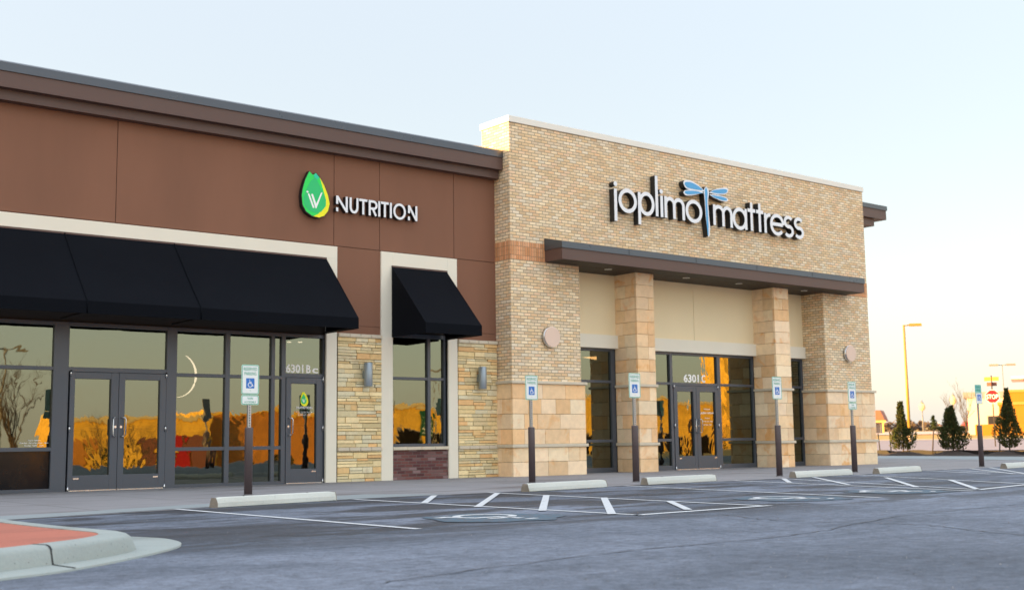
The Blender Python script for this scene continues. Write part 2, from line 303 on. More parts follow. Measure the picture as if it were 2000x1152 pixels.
# ------------------------------------------------------------------ mesh helpers
WL = {}          # world location of each thing's origin
def wloc(o): return WL.get(o.name, Vector((0, 0, 0)))
class MB:
    def __init__(s): s.v = []; s.f = []; s.mi = []; s.c = []; s.cur = 0; s.col = (1, 1, 1, 1); s.smooth = []; s.sm = False
    def face(s, ids): s.f.append(ids); s.mi.append(s.cur); s.c.append(s.col); s.smooth.append(s.sm)
    def verts(s, vs): b = len(s.v); s.v += [tuple(q) for q in vs]; return b
    def quad(s, *p): b = s.verts(p); s.face(list(range(b, b+len(p))))
    def box(s, x0, x1, y0, y1, z0, z1, skip=''):
        b = s.verts([(x0,y0,z0),(x1,y0,z0),(x1,y1,z0),(x0,y1,z0),(x0,y0,z1),(x1,y0,z1),(x1,y1,z1),(x0,y1,z1)])
        for k, q in dict(b=(0,3,2,1), t=(4,5,6,7), f=(0,1,5,4), r=(1,2,6,5), k=(2,3,7,6), l=(3,0,4,7)).items():
            if k not in skip: s.face([b+i for i in q])
    def prism(s, poly, y0, y1, axis='y'):
        """poly: (a,b) pairs, extruded y0->y1. axis y: a=x b=z (front at y0); axis z: a=x b=y; axis x: a=y b=z"""
        def P(a, b, h): return (a, h, b) if axis == 'y' else ((a, b, h) if axis == 'z' else (h, a, b))
        n = len(poly); b = s.verts([P(a, c, y0) for a, c in poly] + [P(a, c, y1) for a, c in poly])
        area = sum(poly[i][0]*poly[(i+1) % n][1]-poly[(i+1) % n][0]*poly[i][1] for i in range(n))
        flip = (area < 0) ^ (axis == 'z')
        lo = [b+i for i in range(n)]; hi = [b+n+i for i in range(n)]
        s.face(lo[::-1] if flip else lo); s.face(hi if flip else hi[::-1])
        return b, n, flip
    def prism_sides(s, b, n, flip):
        for i in range(n):
            j = (i+1) % n; q = [b+i, b+n+i, b+n+j, b+j]
            s.face(q[::-1] if flip else q)
    def solid(s, poly, y0, y1, axis='y', side=None):
        r = s.prism(poly, y0, y1, axis); c = s.cur
        if side is not None: s.cur = side
        s.prism_sides(*r); s.cur = c
    def tube(s, pts, rad, n=10, cap=True):
        pts = [Vector(q) for q in pts]; rads = rad if isinstance(rad, (list, tuple)) else [rad]*len(pts); rings = []
        for i, q in enumerate(pts):
            d = (pts[min(i+1, len(pts)-1)]-pts[max(i-1, 0)]).normalized()
            a = d.cross(Vector((0, 0, 1)) if abs(d.z) < .95 else Vector((1, 0, 0))).normalized(); bb = d.cross(a)
            rings.append(s.verts([q+(a*math.cos(2*math.pi*k/n)+bb*math.sin(2*math.pi*k/n))*rads[i] for k in range(n)]))
        o = s.sm; s.sm = True
        for i in range(len(pts)-1):
            for k in range(n):
                k2 = (k+1) % n; s.face([rings[i]+k, rings[i+1]+k, rings[i+1]+k2, rings[i]+k2])
        s.sm = o
        if cap: s.face([rings[0]+k for k in range(n)]); s.face([rings[-1]+k for k in range(n)][::-1])
    def ribbon(s, pts, wd, y0, y1, closed=False, side=None):
        """flat stroke in the x-z plane with thickness: letters, symbols"""
        P = [Vector((a, b)) for a, b in pts]; n = len(P); L = []; Rr = []
        for i in range(n):
            a = P[i-1] if (closed or i > 0) else None; c = P[(i+1) % n] if (closed or i < n-1) else None
            d1 = (P[i]-a).normalized() if a is not None else (c-P[i]).normalized()
            d2 = (c-P[i]).normalized() if c is not None else d1
            nn = Vector((-(d1+d2).y, (d1+d2).x)); nn = nn.normalized() if nn.length > 1e-6 else Vector((-d1.y, d1.x))
            k = max(.4, nn.dot(Vector((-d1.y, d1.x)))); L.append(P[i]+nn*wd/2/k); Rr.append(P[i]-nn*wd/2/k)
        m = n if closed else n-1; c0 = s.cur
        b = s.verts([(q.x, y0, q.y) for q in L]+[(q.x, y0, q.y) for q in Rr]+[(q.x, y1, q.y) for q in L]+[(q.x, y1, q.y) for q in Rr])
        for i in range(m):
            j = (i+1) % n
            s.cur = c0; s.face([b+n+i, b+n+j, b+j, b+i])
            s.cur = c0 if side is None else side
            s.face([b+i, b+j, b+2*n+j, b+2*n+i]); s.face([b+n+j, b+n+i, b+3*n+i, b+3*n+j]); s.face([b+2*n+i, b+2*n+j, b+3*n+j, b+3*n+i])
        if not closed:
            s.face([b+n, b, b+2*n, b+3*n]); e = n-1; s.face([b+e, b+n+e, b+3*n+e, b+2*n+e])
        s.cur = c0
    def build(s, name, mats, parent=None, local=False, bevel=0):
        me = bpy.data.meshes.new(name)
        off = Vector((0, 0, 0)) if (local or parent is None) else wloc(parent)
        me.from_pydata([Vector(q)-off for q in s.v], [], s.f)
        if not isinstance(mats, (list, tuple)): mats = [mats]
        for m in mats: me.materials.append(MAT[m])
        uvl = me.uv_layers.new(name='UVMap'); ca = me.color_attributes.new('Col', 'FLOAT_COLOR', 'CORNER')
        uvl = me.uv_layers['UVMap']; ca = me.color_attributes['Col']
        for p, mi, c, sm in zip(me.polygons, s.mi, s.c, s.smooth):
            p.material_index = mi; p.use_smooth = sm; nr = p.normal
            ax = max(range(3), key=lambda i: abs(nr[i]))
            for li in p.loop_indices:
                q = s.v[me.loops[li].vertex_index]
                uvl.data[li].uv = (q[1]+.1, q[2]) if ax == 0 else ((q[0], q[2]) if ax == 1 else (q[0], q[1]))
                ca.data[li].color = c
        me.update()
        o = bpy.data.objects.new(name, me); COL.objects.link(o)
        if parent is not None: o.parent = parent; WL[o.name] = wloc(parent)
        if bevel:
            bv = o.modifiers.new('bevel', 'BEVEL'); bv.width = bevel; bv.segments = 2; bv.limit_method = 'ANGLE'; bv.angle_limit = R(40)
        return o

def thing(name, label, cat, loc=(0, 0, 0), group=None, rotz=0):
    o = bpy.data.objects.new(name, None); COL.objects.link(o); o.location = loc; o.rotation_euler = (0, 0, rotz)
    o.empty_display_size = .2; o['label'] = label; o['category'] = cat; WL[o.name] = Vector(loc)
    if group: o['group'] = group
    return o
def tag(o, label, cat, group=None):
    o['label'] = label; o['category'] = cat
    if group: o['group'] = group
    return o
def struct(o, kind='structure'): o['kind'] = kind; return o
def dup(root, loc, rotz, label):
    r = root.copy(); COL.objects.link(r); r.location = loc; r.rotation_euler = (0, 0, rotz); r['label'] = label
    for ch in list(root.children):
        c = ch.copy(); COL.objects.link(c); c.parent = r
        for g in list(ch.children):
            d = g.copy(); COL.objects.link(d); d.parent = c
    return r
def arc(cx, cy, rx, ry, a0, a1, n=20):
    return [(cx+rx*math.cos(R(a0+(a1-a0)*i/n)), cy+ry*math.sin(R(a0+(a1-a0)*i/n))) for i in range(n+1)]
def ring(cx, cy, rx, ry, n=32): return arc(cx, cy, rx, ry, 0, 360, n)[:-1]

def text_geo(txt, bold=0.0):
    cu = bpy.data.curves.new('t', 'FONT'); cu.body = txt; cu.size = 1; cu.resolution_u = 3; cu.fill_mode = 'FRONT'; cu.offset = bold
    ob = bpy.data.objects.new('t', cu); COL.objects.link(ob)
    dg = bpy.context.evaluated_depsgraph_get(); me = bpy.data.meshes.new_from_object(ob.evaluated_get(dg))
    vs_ = [(q.co.x, q.co.y) for q in me.vertices]; fs = [list(q.vertices) for q in me.polygons]
    bpy.data.objects.remove(ob); bpy.data.curves.remove(cu); bpy.data.meshes.remove(me)
    return vs_, fs
def text(mb, txt, x, z, y, height, width=None, center=False, squash=1.0, capref=.729, bold=.012):
    """flat lettering facing -y: baseline z, cap height `height`, optional total width"""
    vs_, fs = text_geo(txt, bold); x0 = min(q[0] for q in vs_); x1 = max(q[0] for q in vs_)
    k = height/capref; kx = (width/(x1-x0)) if width else k*squash
    ox = x-(x1-x0)*kx/2 if center else x
    b = mb.verts([(ox+(q[0]-x0)*kx, y, z+q[1]*k) for q in vs_])
    for f in fs: mb.face([b+i for i in f])

# ------------------------------------------------------------------ terrain
VD = Vector((.86, .51))
KN = [(-900, 0), (60, 0), (75, .28), (100, .86), (130, 1.30), (180, 1.75), (400, 4.0), (2500, 4.5)]
def sdist(x, y): return VD.x*x+VD.y*(y+22.13)
def drop(y): return -4.2*min(1, max(0, (-38-y)/72))                     # the lot falls away to the south
def th(x, y):
    s = sdist(x, y)
    for (a, ha), (b, hb) in zip(KN, KN[1:]):
        if s <= b: return ha+(hb-ha)*max(0, s-a)/(b-a)+drop(y)
    return KN[-1][1]+drop(y)
VN = Vector((-VD.y, VD.x)) / VD.length
vdl = VD.length
def st2xy(s, t_):
    q = VD*(s/vdl/vdl)+VN*t_; return q.x, q.y-22.13
def sheet(name, poly, mat, dz=0.0, kind='structure', par=None):
    """flat sheet following the terrain; split along its knots"""
    bm = bmesh.new(); vsx = [bm.verts.new((x, y, 0)) for x, y in poly]; bm.faces.new(vsx)
    for s, _ in KN[1:-1]:
        q = st2xy(s, 0)
        bmesh.ops.bisect_plane(bm, geom=bm.verts[:]+bm.edges[:]+bm.faces[:], plane_co=(q[0], q[1], 0), plane_no=(VD.x, VD.y, 0))
    for yy in (-38, -110):
        bmesh.ops.bisect_plane(bm, geom=bm.verts[:]+bm.edges[:]+bm.faces[:], plane_co=(0, yy, 0), plane_no=(0, 1, 0))
    for q in bm.verts: q.co.z = th(q.co.x, q.co.y)+dz
    bmesh.ops.recalc_face_normals(bm, faces=bm.faces[:])
    for f in bm.faces:
        if f.normal.z < 0: f.normal_flip()
    me = bpy.data.meshes.new(name); bm.to_mesh(me); bm.free(); me.materials.append(MAT[mat])
    o = bpy.data.objects.new(name, me); COL.objects.link(o)
    if par: o.parent = par
    elif kind: o['kind'] = kind
    return o
ground = sheet('ground', [(-2400, -2400), (2400, -2400), (2400, 2400), (-2400, 2400)], 'dry_grass', -.03)
lot = sheet('parking_lot', [(-60, -38), (46, -38), (43, -20), (43, -2), (28.24, -5.94), (23.79, -6.14), (22.6, -6.43), (18.3, -6.75), (14.8, -6.8), (11.7, -7.05), (9.2, -7.2), (6.83, -7.59), (4.13, -8.29), (-60, -10.6), (-60, -10.5)], 'asphalt', 0.0)
sidewalk = sheet('sidewalk', [(-40, -10.6), (4.1, -8.35), (6.83, -7.65), (9.2, -7.26), (11.7, -7.11), (14.8, -6.86), (18.3, -6.81), (22.6, -6.49), (23.79, -6.2), (28.24, -6.0), (30.5, -5.4), (33.5, -4.2), (36.0, -3.2), (37.5, -1.2), (39.5, 4.5), (40.2, 12), (31.0, 14), (-40, 2)], 'sidewalk_concrete', .004)
struct(sheet('concrete_edge_strip', [(-40, -10.55), (4.13, -8.30), (6.23, -7.68), (9.2, -7.22), (10.8, -7.10), (10.08, -5.95), (6.64, -6.85), (5.05, -7.34), (4.25, -7.5), (-40, -9.6)], 'edge_concrete', .008))
sheet('drive_edge', [(33.5, -4.3), (36.2, -3.3), (43.2, -2.0), (44.3, 3), (46.5, 11.5), (47.2, 16), (40.2, 16), (40.0, 10), (39.3, 4.5), (37.4, -1.2), (36, -3.1)], 'edge_concrete', .012)
sheet('mulch_bed', [(42.4, -2.6), (47.0, -3.5), (50.6, 12), (51.0, 17), (47.0, 17), (46.3, 11.5), (44.2, 3)], 'mulch', .02)
def band(name, s0, s1, t0, t1, mat, dz):
    return sheet(name, [st2xy(s0, t0), st2xy(s0, (t0+t1)/2), st2xy(s0, t1), st2xy(s1, t1), st2xy(s1, (t0+t1)/2), st2xy(s1, t0)], mat, dz)
road = band('road', 65, 89, -70, 60, 'road_asphalt', .02)
band('road_kerb', 89, 90.2, -70, 60, 'far_concrete', .05)
band('far_parking_lot', 114, 152, -60, 70, 'far_concrete', .02)
sheet('opposite_parking_lot', [(-60, -58), (-60, -69), (200, -69), (200, -58)], 'road_asphalt', .012)

# stall lines and symbols: parts of the parking lot
def line(p, q, wd=.085, mat='white_paint', name='stall_line', z=.006):
    p = Vector(p); q = Vector(q); d = (q-p).normalized(); n_ = Vector((-d.y, d.x))*wd/2
    m = MB(); m.quad((*(p-n_), z), (*(q-n_), z), (*(q+n_), z), (*(p+n_), z))
    return m.build(name, mat, lot, local=True)
line((6.27, -7.66), (6.26, -13.0)); line((9.08, -7.28), (8.97, -13.09)); line((11.62, -7.1), (11.12, -12.93))
line((8.92, -13.06), (11.2, -12.96), .11)
line((14.78, -6.86), (13.5, -12.88)); line((17.72, -6.8), (15.9, -12.78)); line((19.1, -6.8), (16.35, -12.6), name='stall_line'); 
line((21.83, -6.6), (18.66, -12.1)); line((16.3, -12.6), (18.62, -12.16), .11); line((26.0, -6.1), (22.4, -11.0)); line((28.2, -6.0), (23.6, -9.45))
for a, b in [((8.98, -9.15), (10.45, -7.3)), ((8.86, -10.45), (11.55, -7.42)), ((8.82, -11.7), (11.5, -8.63)), ((8.86, -12.78), (11.42, -9.93)), ((9.95, -12.85), (11.26, -11.3))]:
    line(a, b, .092, name='hatch_stripe', z=.010)
for a, b in [((19.05, -6.9), (17.3, -8.44)), ((20.0, -6.9), (16.98, -9.9)), ((20.4, -8.3), (16.62, -11.4)), ((19.7, -10.1), (16.45, -12.5))]:
    line(a, b, .09, name='hatch_stripe', z=.010)
for a, b in [((25.0, -6.3), (23.3, -8.8)), ((27.0, -6.2), (23.5, -9.2))]:
    line(a, b, .09, name='hatch_stripe', z=.010)
def wheelchair(mb, cx, cz, s, y0, y1):
    """access symbol drawn in the x-z plane, s = height"""
    P = lambda a, b: (cx+(a-.5)*s, cz+(b-.5)*s)
    mb.ribbon([P(.40, .96), P(.41, .90)], .13*s, y0, y1)
    mb.ribbon([P(.42, .80), P(.45, .48), P(.70, .47), P(.82, .16), P(.94, .20)], .085*s, y0, y1)
    mb.ribbon([P(.43, .66), P(.68, .645)], .07*s, y0+.0004*s*0, y1)
    mb.ribbon(arc(*P(.47, .31), .27*s, .27*s, 118, 352, 22), .075*s, y0, y1)
def ground_symbol(x, y, rot, s=1.1):
    m = MB(); pl = [(math.cos(a)*.64*s*(1+.10*math.sin(5*a)), math.sin(a)*.66*s*(1+.09*math.cos(7*a))) for a in [2*math.pi*i/28 for i in range(28)]]
    m.quad(*[(q[0], q[1], .006) for q in pl]); o = m.build('blue_symbol_field', 'blue_paint', lot, local=True); o.location = (x, y, 0); o.rotation_euler.z = rot
    g = MB(); wheelchair(g, 0, 0, s, 0, .002); g.v = [(a, c, .0105-b) for a, b, c in g.v]
    o2 = g.build('wheelchair_symbol', 'white_paint', lot, local=True); o2.location = (x, y, 0); o2.rotation_euler.z = rot
for x, y, r_ in ((7.75, -12.2, R(180)), (12.72, -12.1, R(192)), (15.2, -12.0, R(195))): ground_symbol(x, y, r_)

def crack(pts, wd, seed):
    r = random.Random(seed); P = resample([Vector(q) for q in pts], 14); L_, R_ = [], []
    for i, q in enumerate(P):
        d = (P[min(i+1, len(P)-1)]-P[max(i-1, 0)]).normalized(); n_ = Vector((-d.y, d.x)); q = q+n_*r.uniform(-.035, .035); k = wd*r.uniform(.35, 1.0)
        L_.append((*(q+n_*k), .005)); R_.append((*(q-n_*k), .005))
    m = MB()
    for i in range(len(P)-1): m.quad(R_[i], R_[i+1], L_[i+1], L_[i])
    m.build('crack', 'tar', lot, local=True)
def resample(p, n):
    P = [Vector(q) for q in p]; out = []
    for i in range(len(P)-1):
        p0, p1, p2, p3 = P[max(i-1, 0)], P[i], P[i+1], P[min(i+2, len(P)-1)]
        for k in range(n):
            u = k/n; out.append(.5*((2*p1)+(p2-p0)*u+(2*p0-5*p1+4*p2-p3)*u*u+(3*p1-p0-3*p2+p3)*u**3))
    out.append(P[-1]); return out
crack([(9.6, -13.6), (9.2, -14.8), (9.5, -16.0), (9.0, -17.2), (9.1, -18.6)], .012, 1); crack([(3.6, -16.4), (5.6, -16.0), (8.0, -15.9), (10.5, -15.2), (14, -14.9)], .010, 2)
crack([(16, -13.4), (19, -13.9), (23, -13.3), (28, -13.6)], .014, 3)

# ------------------------------------------------------------------ kerb island (left foreground)
outer = [(-6, -16.6), (-2, -16.1), (.5, -15.4), (1.6, -14.95), (2.17, -14.65), (2.6, -14.45), (3.15, -14.01), (3.73, -13.43), (4.0, -13.02), (4.12, -12.6), (4.10, -12.2), (3.85, -11.5), (3.62, -10.6), (3.60, -9.6), (3.72, -8.35)]
crown = [(-6, -15.95), (-2, -15.6), (.5, -14.98), (1.6, -14.62), (2.25, -14.36), (2.55, -14.20), (2.88, -14.02), (3.12, -13.84), (3.36, -13.56), (3.46, -13.22), (3.43, -12.84), (3.36, -12.2), (3.33, -11.2), (3.34, -9.8), (3.42, -8.30)]
inner = [(-6, -15.75), (-2, -15.4), (.5, -14.8), (1.6, -14.45), (2.25, -14.19), (2.50, -14.05), (2.74, -13.90), (2.96, -13.74), (3.16, -13.5), (3.25, -13.2), (3.23, -12.86), (3.17, -12.2), (3.13, -11.2), (3.14, -9.8), (3.2, -8.30)]
def resample(p, n):
    P = [Vector(q) for q in p]; out = []
    for i in range(len(P)-1):
        p0, p1, p2, p3 = P[max(i-1, 0)], P[i], P[i+1], P[min(i+2, len(P)-1)]
        for k in range(n):
            u = k/n; out.append(.5*((2*p1)+(p2-p0)*u+(2*p0-5*p1+4*p2-p3)*u*u+(3*p1-p0-3*p2+p3)*u**3))
    out.append(P[-1]); return out
O, C_, I = resample(outer, 5), resample(crown, 5), resample(inner, 5)
m = MB(); m.sm = True
rk = random.Random(2)
for grp in ([((O, O, 0), -.02), ((O, O, 0), .012), ((O, C_, .02), .016), ((O, C_, .86), .028)],
            [((O, C_, .86), .028), ((O, C_, .875), .040), ((O, C_, .96), .120), ((C_, I, .06), .142), ((C_, I, .22), .151), ((C_, I, 1.0), .153)],
            [((C_, I, 1.0), .153), ((C_, I, 1.0), .10)]):
    rings = []
    for (a, b, u), z in grp: rings.append(m.verts([(*(q0.lerp(q1, u)), z) for q0, q1 in zip(a, b)]))
    for r0, r1 in zip(rings, rings[1:]):
        for i in range(len(O)-1): m.face([r0+i, r0+i+1, r1+i+1, r1+i])
kerb = struct(m.build('kerb', 'kerb_concrete'))
m = MB(); poly = [(*q, .147) for q in I]+[(-6, -8.3, .147)]
m.quad(*poly); struct(m.build('paved_island', 'pink_paving'))
m = MB(); m.quad((-6, -8.3, .147), (3.42, -8.3, .147), (3.72, -7.3, .012), (-6, -7.5, .012)); struct(m.build('island_ramp', 'edge_concrete'))
m = MB()     # control joint cut across the kerb
for (x, y), (x2, y2) in [((2.72, -14.12), (2.86, -14.28))]:
    pass
i0 = 5*5+1
jl = [(*(O[i0].lerp(C_[i0], u)), z+.0025) for u, z in ((0, .014), (.02, .017), (.86, .029), (.875, .041), (.96, .121))]+[(*(C_[i0].lerp(I[i0], u)), z+.0025) for u, z in ((.06, .143), (.22, .152), (1.0, .154))]
for a, b in zip(jl, jl[1:]):
    dd = (O[i0+1]-O[i0]).normalized()*.011
    m.quad((a[0]-dd.x, a[1]-dd.y, a[2]), (a[0]+dd.x, a[1]+dd.y, a[2]), (b[0]+dd.x, b[1]+dd.y, b[2]), (b[0]-dd.x, b[1]-dd.y, b[2]))
jo = m.build('kerb_joint', 'black_rubber', kerb)

# loose grit and salt crystals lying on the lot
rg_ = random.Random(77); m = MB()
for i in range(1500):
    y = -8.4-11.0*rg_.random()**1.15; x = rg_.uniform(.2, 7.0)+(y+22.1)*rg_.uniform(0.0, 1.15)
    if x < 4.3 and y > -16.2: continue
    k = rg_.uniform(.0014, .0042)*(1.7 if rg_.random() < .06 else 1); g_ = rg_.choice([.14, .2, .3, .45]); m.col = (g_, g_*.98, g_*.94, 1)
    a = rg_.uniform(0, 6.28); b = m.verts([(x+k*math.cos(a+t_*2.094), y+k*math.sin(a+t_*2.094), .004) for t_ in range(3)]+[(x+rg_.uniform(-.4, .4)*k, y, .004+k*rg_.uniform(.9, 1.7))])
    m.face([b, b+1, b+3]); m.face([b+1, b+2, b+3]); m.face([b+2, b, b+3])
gr = m.build('loose_grit', 'grit'); gr['kind'] = 'stuff'; gr['label'] = 'pale loose grit scattered on the asphalt'

# ------------------------------------------------------------------ nutrition store (brown wing)
rnd = random.Random(4)
shop = thing('nutrition_store', 'brown stucco shop wing with dark metal cornice, cream trim and black framed windows', 'shop building', (8, 0, 0))
XL = -55
m = MB()
SFX0, SFX1 = 2.0, 12.905         # storefront opening
# stucco wall built as panels round the openings, joints are real 12 mm grooves
def stucco(m, x0, x1, z0, z1): m.box(x0, x1, 0, .3, z0, z1)
ZT = 6.98; gp = .007
stucco(m, XL, SFX0, 0, 4.98)
for a, b in ((XL, 0.6), (0.6, 8.278), (8.278, 13.01), (13.01, 14.16), (14.16, 16.18), (16.18, 17.6)):
    stucco(m, a+(gp if a > XL else 0), b-gp, 4.985+gp, ZT)
stucco(m, SFX0, 13.075, 4.71, 4.985-gp)
stucco(m, SFX1+.002, 13.075, 0, 4.71); stucco(m, 13.075+gp, 14.175, 3.30, 4.985-gp); stucco(m, 13.075+gp, 14.175, 3.0, 3.30-gp)
stucco(m, 13.075+gp, 14.48, 0, 3.0); stucco(m, 14.175, 14.48, 3.0, 4.985-gp)
stucco(m, 14.48, 15.97, 4.67, 4.985-gp); stucco(m, 15.97, 16.23, 0, 4.985-gp); stucco(m, 16.23+gp, 17.6, 3.30, 4.985-gp); stucco(m, 16.23+gp, 17.6, 0, 3.30-gp)
wall = m.build('wall', 'brown_stucco', shop)
m = MB(); m.box(XL, 17.5, .02, .29, 3.3, 6.97, 'b')
m.build('wall_joint', 'joint_shadow_gap', shop)
m = MB(); m.box(XL, 17.6, .3, 18, 6.6, 6.75); m.box(XL, XL+.3, .3, 18, 0, 7.4); m.box(XL, 17.3, 17.7, 18, 0, 7.4)
m.build('roof', 'roof_membrane', shop)
m = MB()
m.cur = 0; m.box(XL, 17.36, -.35, .5, 7.15, 7.44); m.box(XL, 17.36, -.20, .5, 6.96, 7.15)
m.cur = 1; m.solid([(-.375, 7.44), (.5, 7.44), (.5, 7.70), (-.30, 7.64), (-.36, 7.60)], XL, 17.36, 'x')
m.build('cornice', ['brown_metal', 'cap_metal'], shop)
m = MB()
m.box(XL, 13.075, -.045, .02, 4.70, 4.965); m.box(12.82, 13.075, -.045, .02, 0, 4.70)
m.box(14.18, 14.48, -.045, .12, 0, 4.968); m.box(15.97, 16.23, -.045, .12, 0, 4.968); m.box(14.48, 15.97, -.045, .12, 4.67, 4.968)
m.build('cream_trim', 'cream_stucco', shop, bevel=.006)
# ledgestone piers
LP = [(0.832,0.653,0.343),(0.77,0.622,0.352),(0.707,0.612,0.378),(0.853,0.694,0.405),(0.832,0.571,0.273),(0.749,0.663,0.44),(0.894,0.734,0.422),(0.811,0.51,0.238),(0.707,0.581,0.326),(0.77,0.704,0.493)]
def ledgestone(x0, x1, z0, z1, seed):
    r = random.Random(seed); m = MB(); z = z0
    while z < z1-.02:
        h = min(r.choice([.05, .065, .08, .095, .11, .13]), z1-z)
        if z1-z-h < .03: h = z1-z
        x = x0
        while x < x1-.02:
            l = min(r.uniform(.14, .48), x1-x)
            if x1-x-l < .09: l = x1-x
            sub = [(z, h)]
            if h > .1 and r.random() < .45: q = r.uniform(.4, .6)*h; sub = [(z, q), (z+q, h-q)]
            for zz, hh in sub:
                c = r.choice(LP); k = r.uniform(.85, 1.1); m.col = (c[0]*k, c[1]*k, c[2]*k, r.choice([0, .4, 1]))
                d = r.uniform(.045, .075); g = .0045
                m.box(x+g, x+l-g, -d, -.01, zz+g, zz+hh-g, 'k')
            x += l
        z += h
    return m
for x0, x1, sd_ in ((13.09, 14.175, 3), (16.235, 17.36, 8)):
    pier = MB(); pier.box(x0, x1, -.035, 0.0, 0, 3.05); po = pier.build('stone_pier', 'dark_joint', shop)
    ledgestone(x0, x1, 0, .645, sd_).build('stone_veneer', 'ledgestone', po, bevel=.005)
    ledgestone(x0, x1, .72, 3.045, sd_+20).build('stone_veneer', 'ledgestone', po, bevel=.005)
    cp = MB(); n_ = 4
    for z0, z1 in ((.645, .72), (3.045, 3.12)):
        cp = MB()
        for i in range(n_): cp.box(x0+(x1-x0)*i/n_+.004, x0+(x1-x0)*(i+1)/n_-.004, -.10, -.012, z0, z1)
        cp.build('stone_ledge', 'ledge_stone', po, bevel=.008)
m = MB(); m.box(14.482, 15.968, .0, .25, 0, .645); m.build('brick_base', 'plum_brick', shop)
m = MB()
for i in range(4): m.box(14.482+1.486*i/4+.003, 14.482+1.486*(i+1)/4-.003, -.06, .25, .645, .715)
m.build('window_sill', 'ledge_stone', shop, bevel=.008)
YF, YB, YG = .05, .16, .105
def bars(m, lst):
    for x0, x1, z0, z1 in lst: m.box(x0, x1, YF, YB, z0, z1)
def window(par, vert, horiz, panes, yo=0, name='window', film=None):
    """vert/horiz bars as (x0,x1,z0,z1); panes as (x0,x1,z0,z1)"""
    m = MB()
    for x0, x1, z0, z1 in vert: m.box(x0, x1, YF+yo, YB+yo, z0, z1)
    for x0, x1, z0, z1 in horiz: m.box(x0, x1, YF+.003+yo, YB-.003+yo, z0, z1)
    o = m.build(name, 'frame_metal', par, bevel=.003)
    for i, (x0, x1, z0, z1) in enumerate(panes):
        g = MB(); dx = rnd.uniform(-.0010, .0010); dz = rnd.uniform(-.0012, .0012)
        g.quad((x0-.02, YG+yo-dx-dz, z0-.02), (x1+.02, YG+yo+dx-dz, z0-.02), (x1+.02, YG+yo+dx+dz, z1+.02), (x0-.02, YG+yo-dx+dz, z1+.02))
        g.build('pane', film if film and z1 < 1 else 'storefront_glass', o)
    return o
H0, H1, T0, T1, L0, L1, S1 = 3.0, 3.07, 2.125, 2.19, .70, .77, .065
window(shop, [(SFX0, SFX0+.08, 0, H1), (4.55, 4.63, S1, H0), (7.235, 7.51, 0, H1)],
       [(SFX0+.08, 7.235, H0, H1), (SFX0+.08, 4.55, T0+.06, T1+.06), (4.63, 7.235, T0+.06, T1+.06), (SFX0+.08, 4.55, L0+.03, L1+.03), (4.63, 7.235, L0+.03, L1+.03), (SFX0+.08, 7.235, 0, S1)],
       [(SFX0+.08, 4.55, S1, L0+.03), (SFX0+.08, 4.55, L1+.03, T0+.06), (SFX0+.08, 4.55, T1+.06, H0), (4.63, 7.235, S1, L0+.03), (4.63, 7.235, L1+.03, T0+.06), (4.63, 7.235, T1+.06, H0)], film='black_film')
window(shop, [], [(7.51, 9.375, H0, H1), (7.51, 9.375, 2.165, 2.25)], [(7.51, 9.375, 2.25, H0)], name='transom')
window(shop, [(9.375, 9.58, 0, H1), (10.59, 10.69, S1, H0), (11.60, 11.68, S1, H0), (11.83, 11.925, 0, H1)],
       [(9.58, 11.83, H0, H1), (9.58, 10.59, T0, T1), (10.69, 11.60, T0, T1), (11.68, 11.83, T0, T1), (9.58, 10.59, L0, L1), (10.69, 11.60, L0, L1), (11.68, 11.83, L0, L1), (9.58, 11.83, 0, S1)],
       [(a, b, c, d) for a, b in ((9.58, 10.59), (10.69, 11.60), (11.68, 11.83)) for c, d in ((S1, L0), (L1, T0), (T1, H0))])
tro = window(shop, [(12.80, 12.87, 0, H1)], [(11.925, 12.80, H0, H1), (11.925, 12.80, 2.165, 2.25)], [(11.925, 12.80, 2.25, H0)], name='transom')
window(shop, [(14.484, 14.545, .715, 3.20), (15.465, 15.545, .775, 3.11), (15.91, 15.966, .715, 3.20)],
       [(14.545, 15.91, 3.11, 3.20), (14.545, 15.465, 2.18, 2.24), (15.545, 15.91, 2.18, 2.24), (14.545, 15.91, .715, .78)],
       [(14.545, 15.465, .78, 2.18), (14.545, 15.465, 2.24, 3.11), (15.545, 15.91, .78, 2.18), (15.545, 15.91, 2.24, 3.11)])
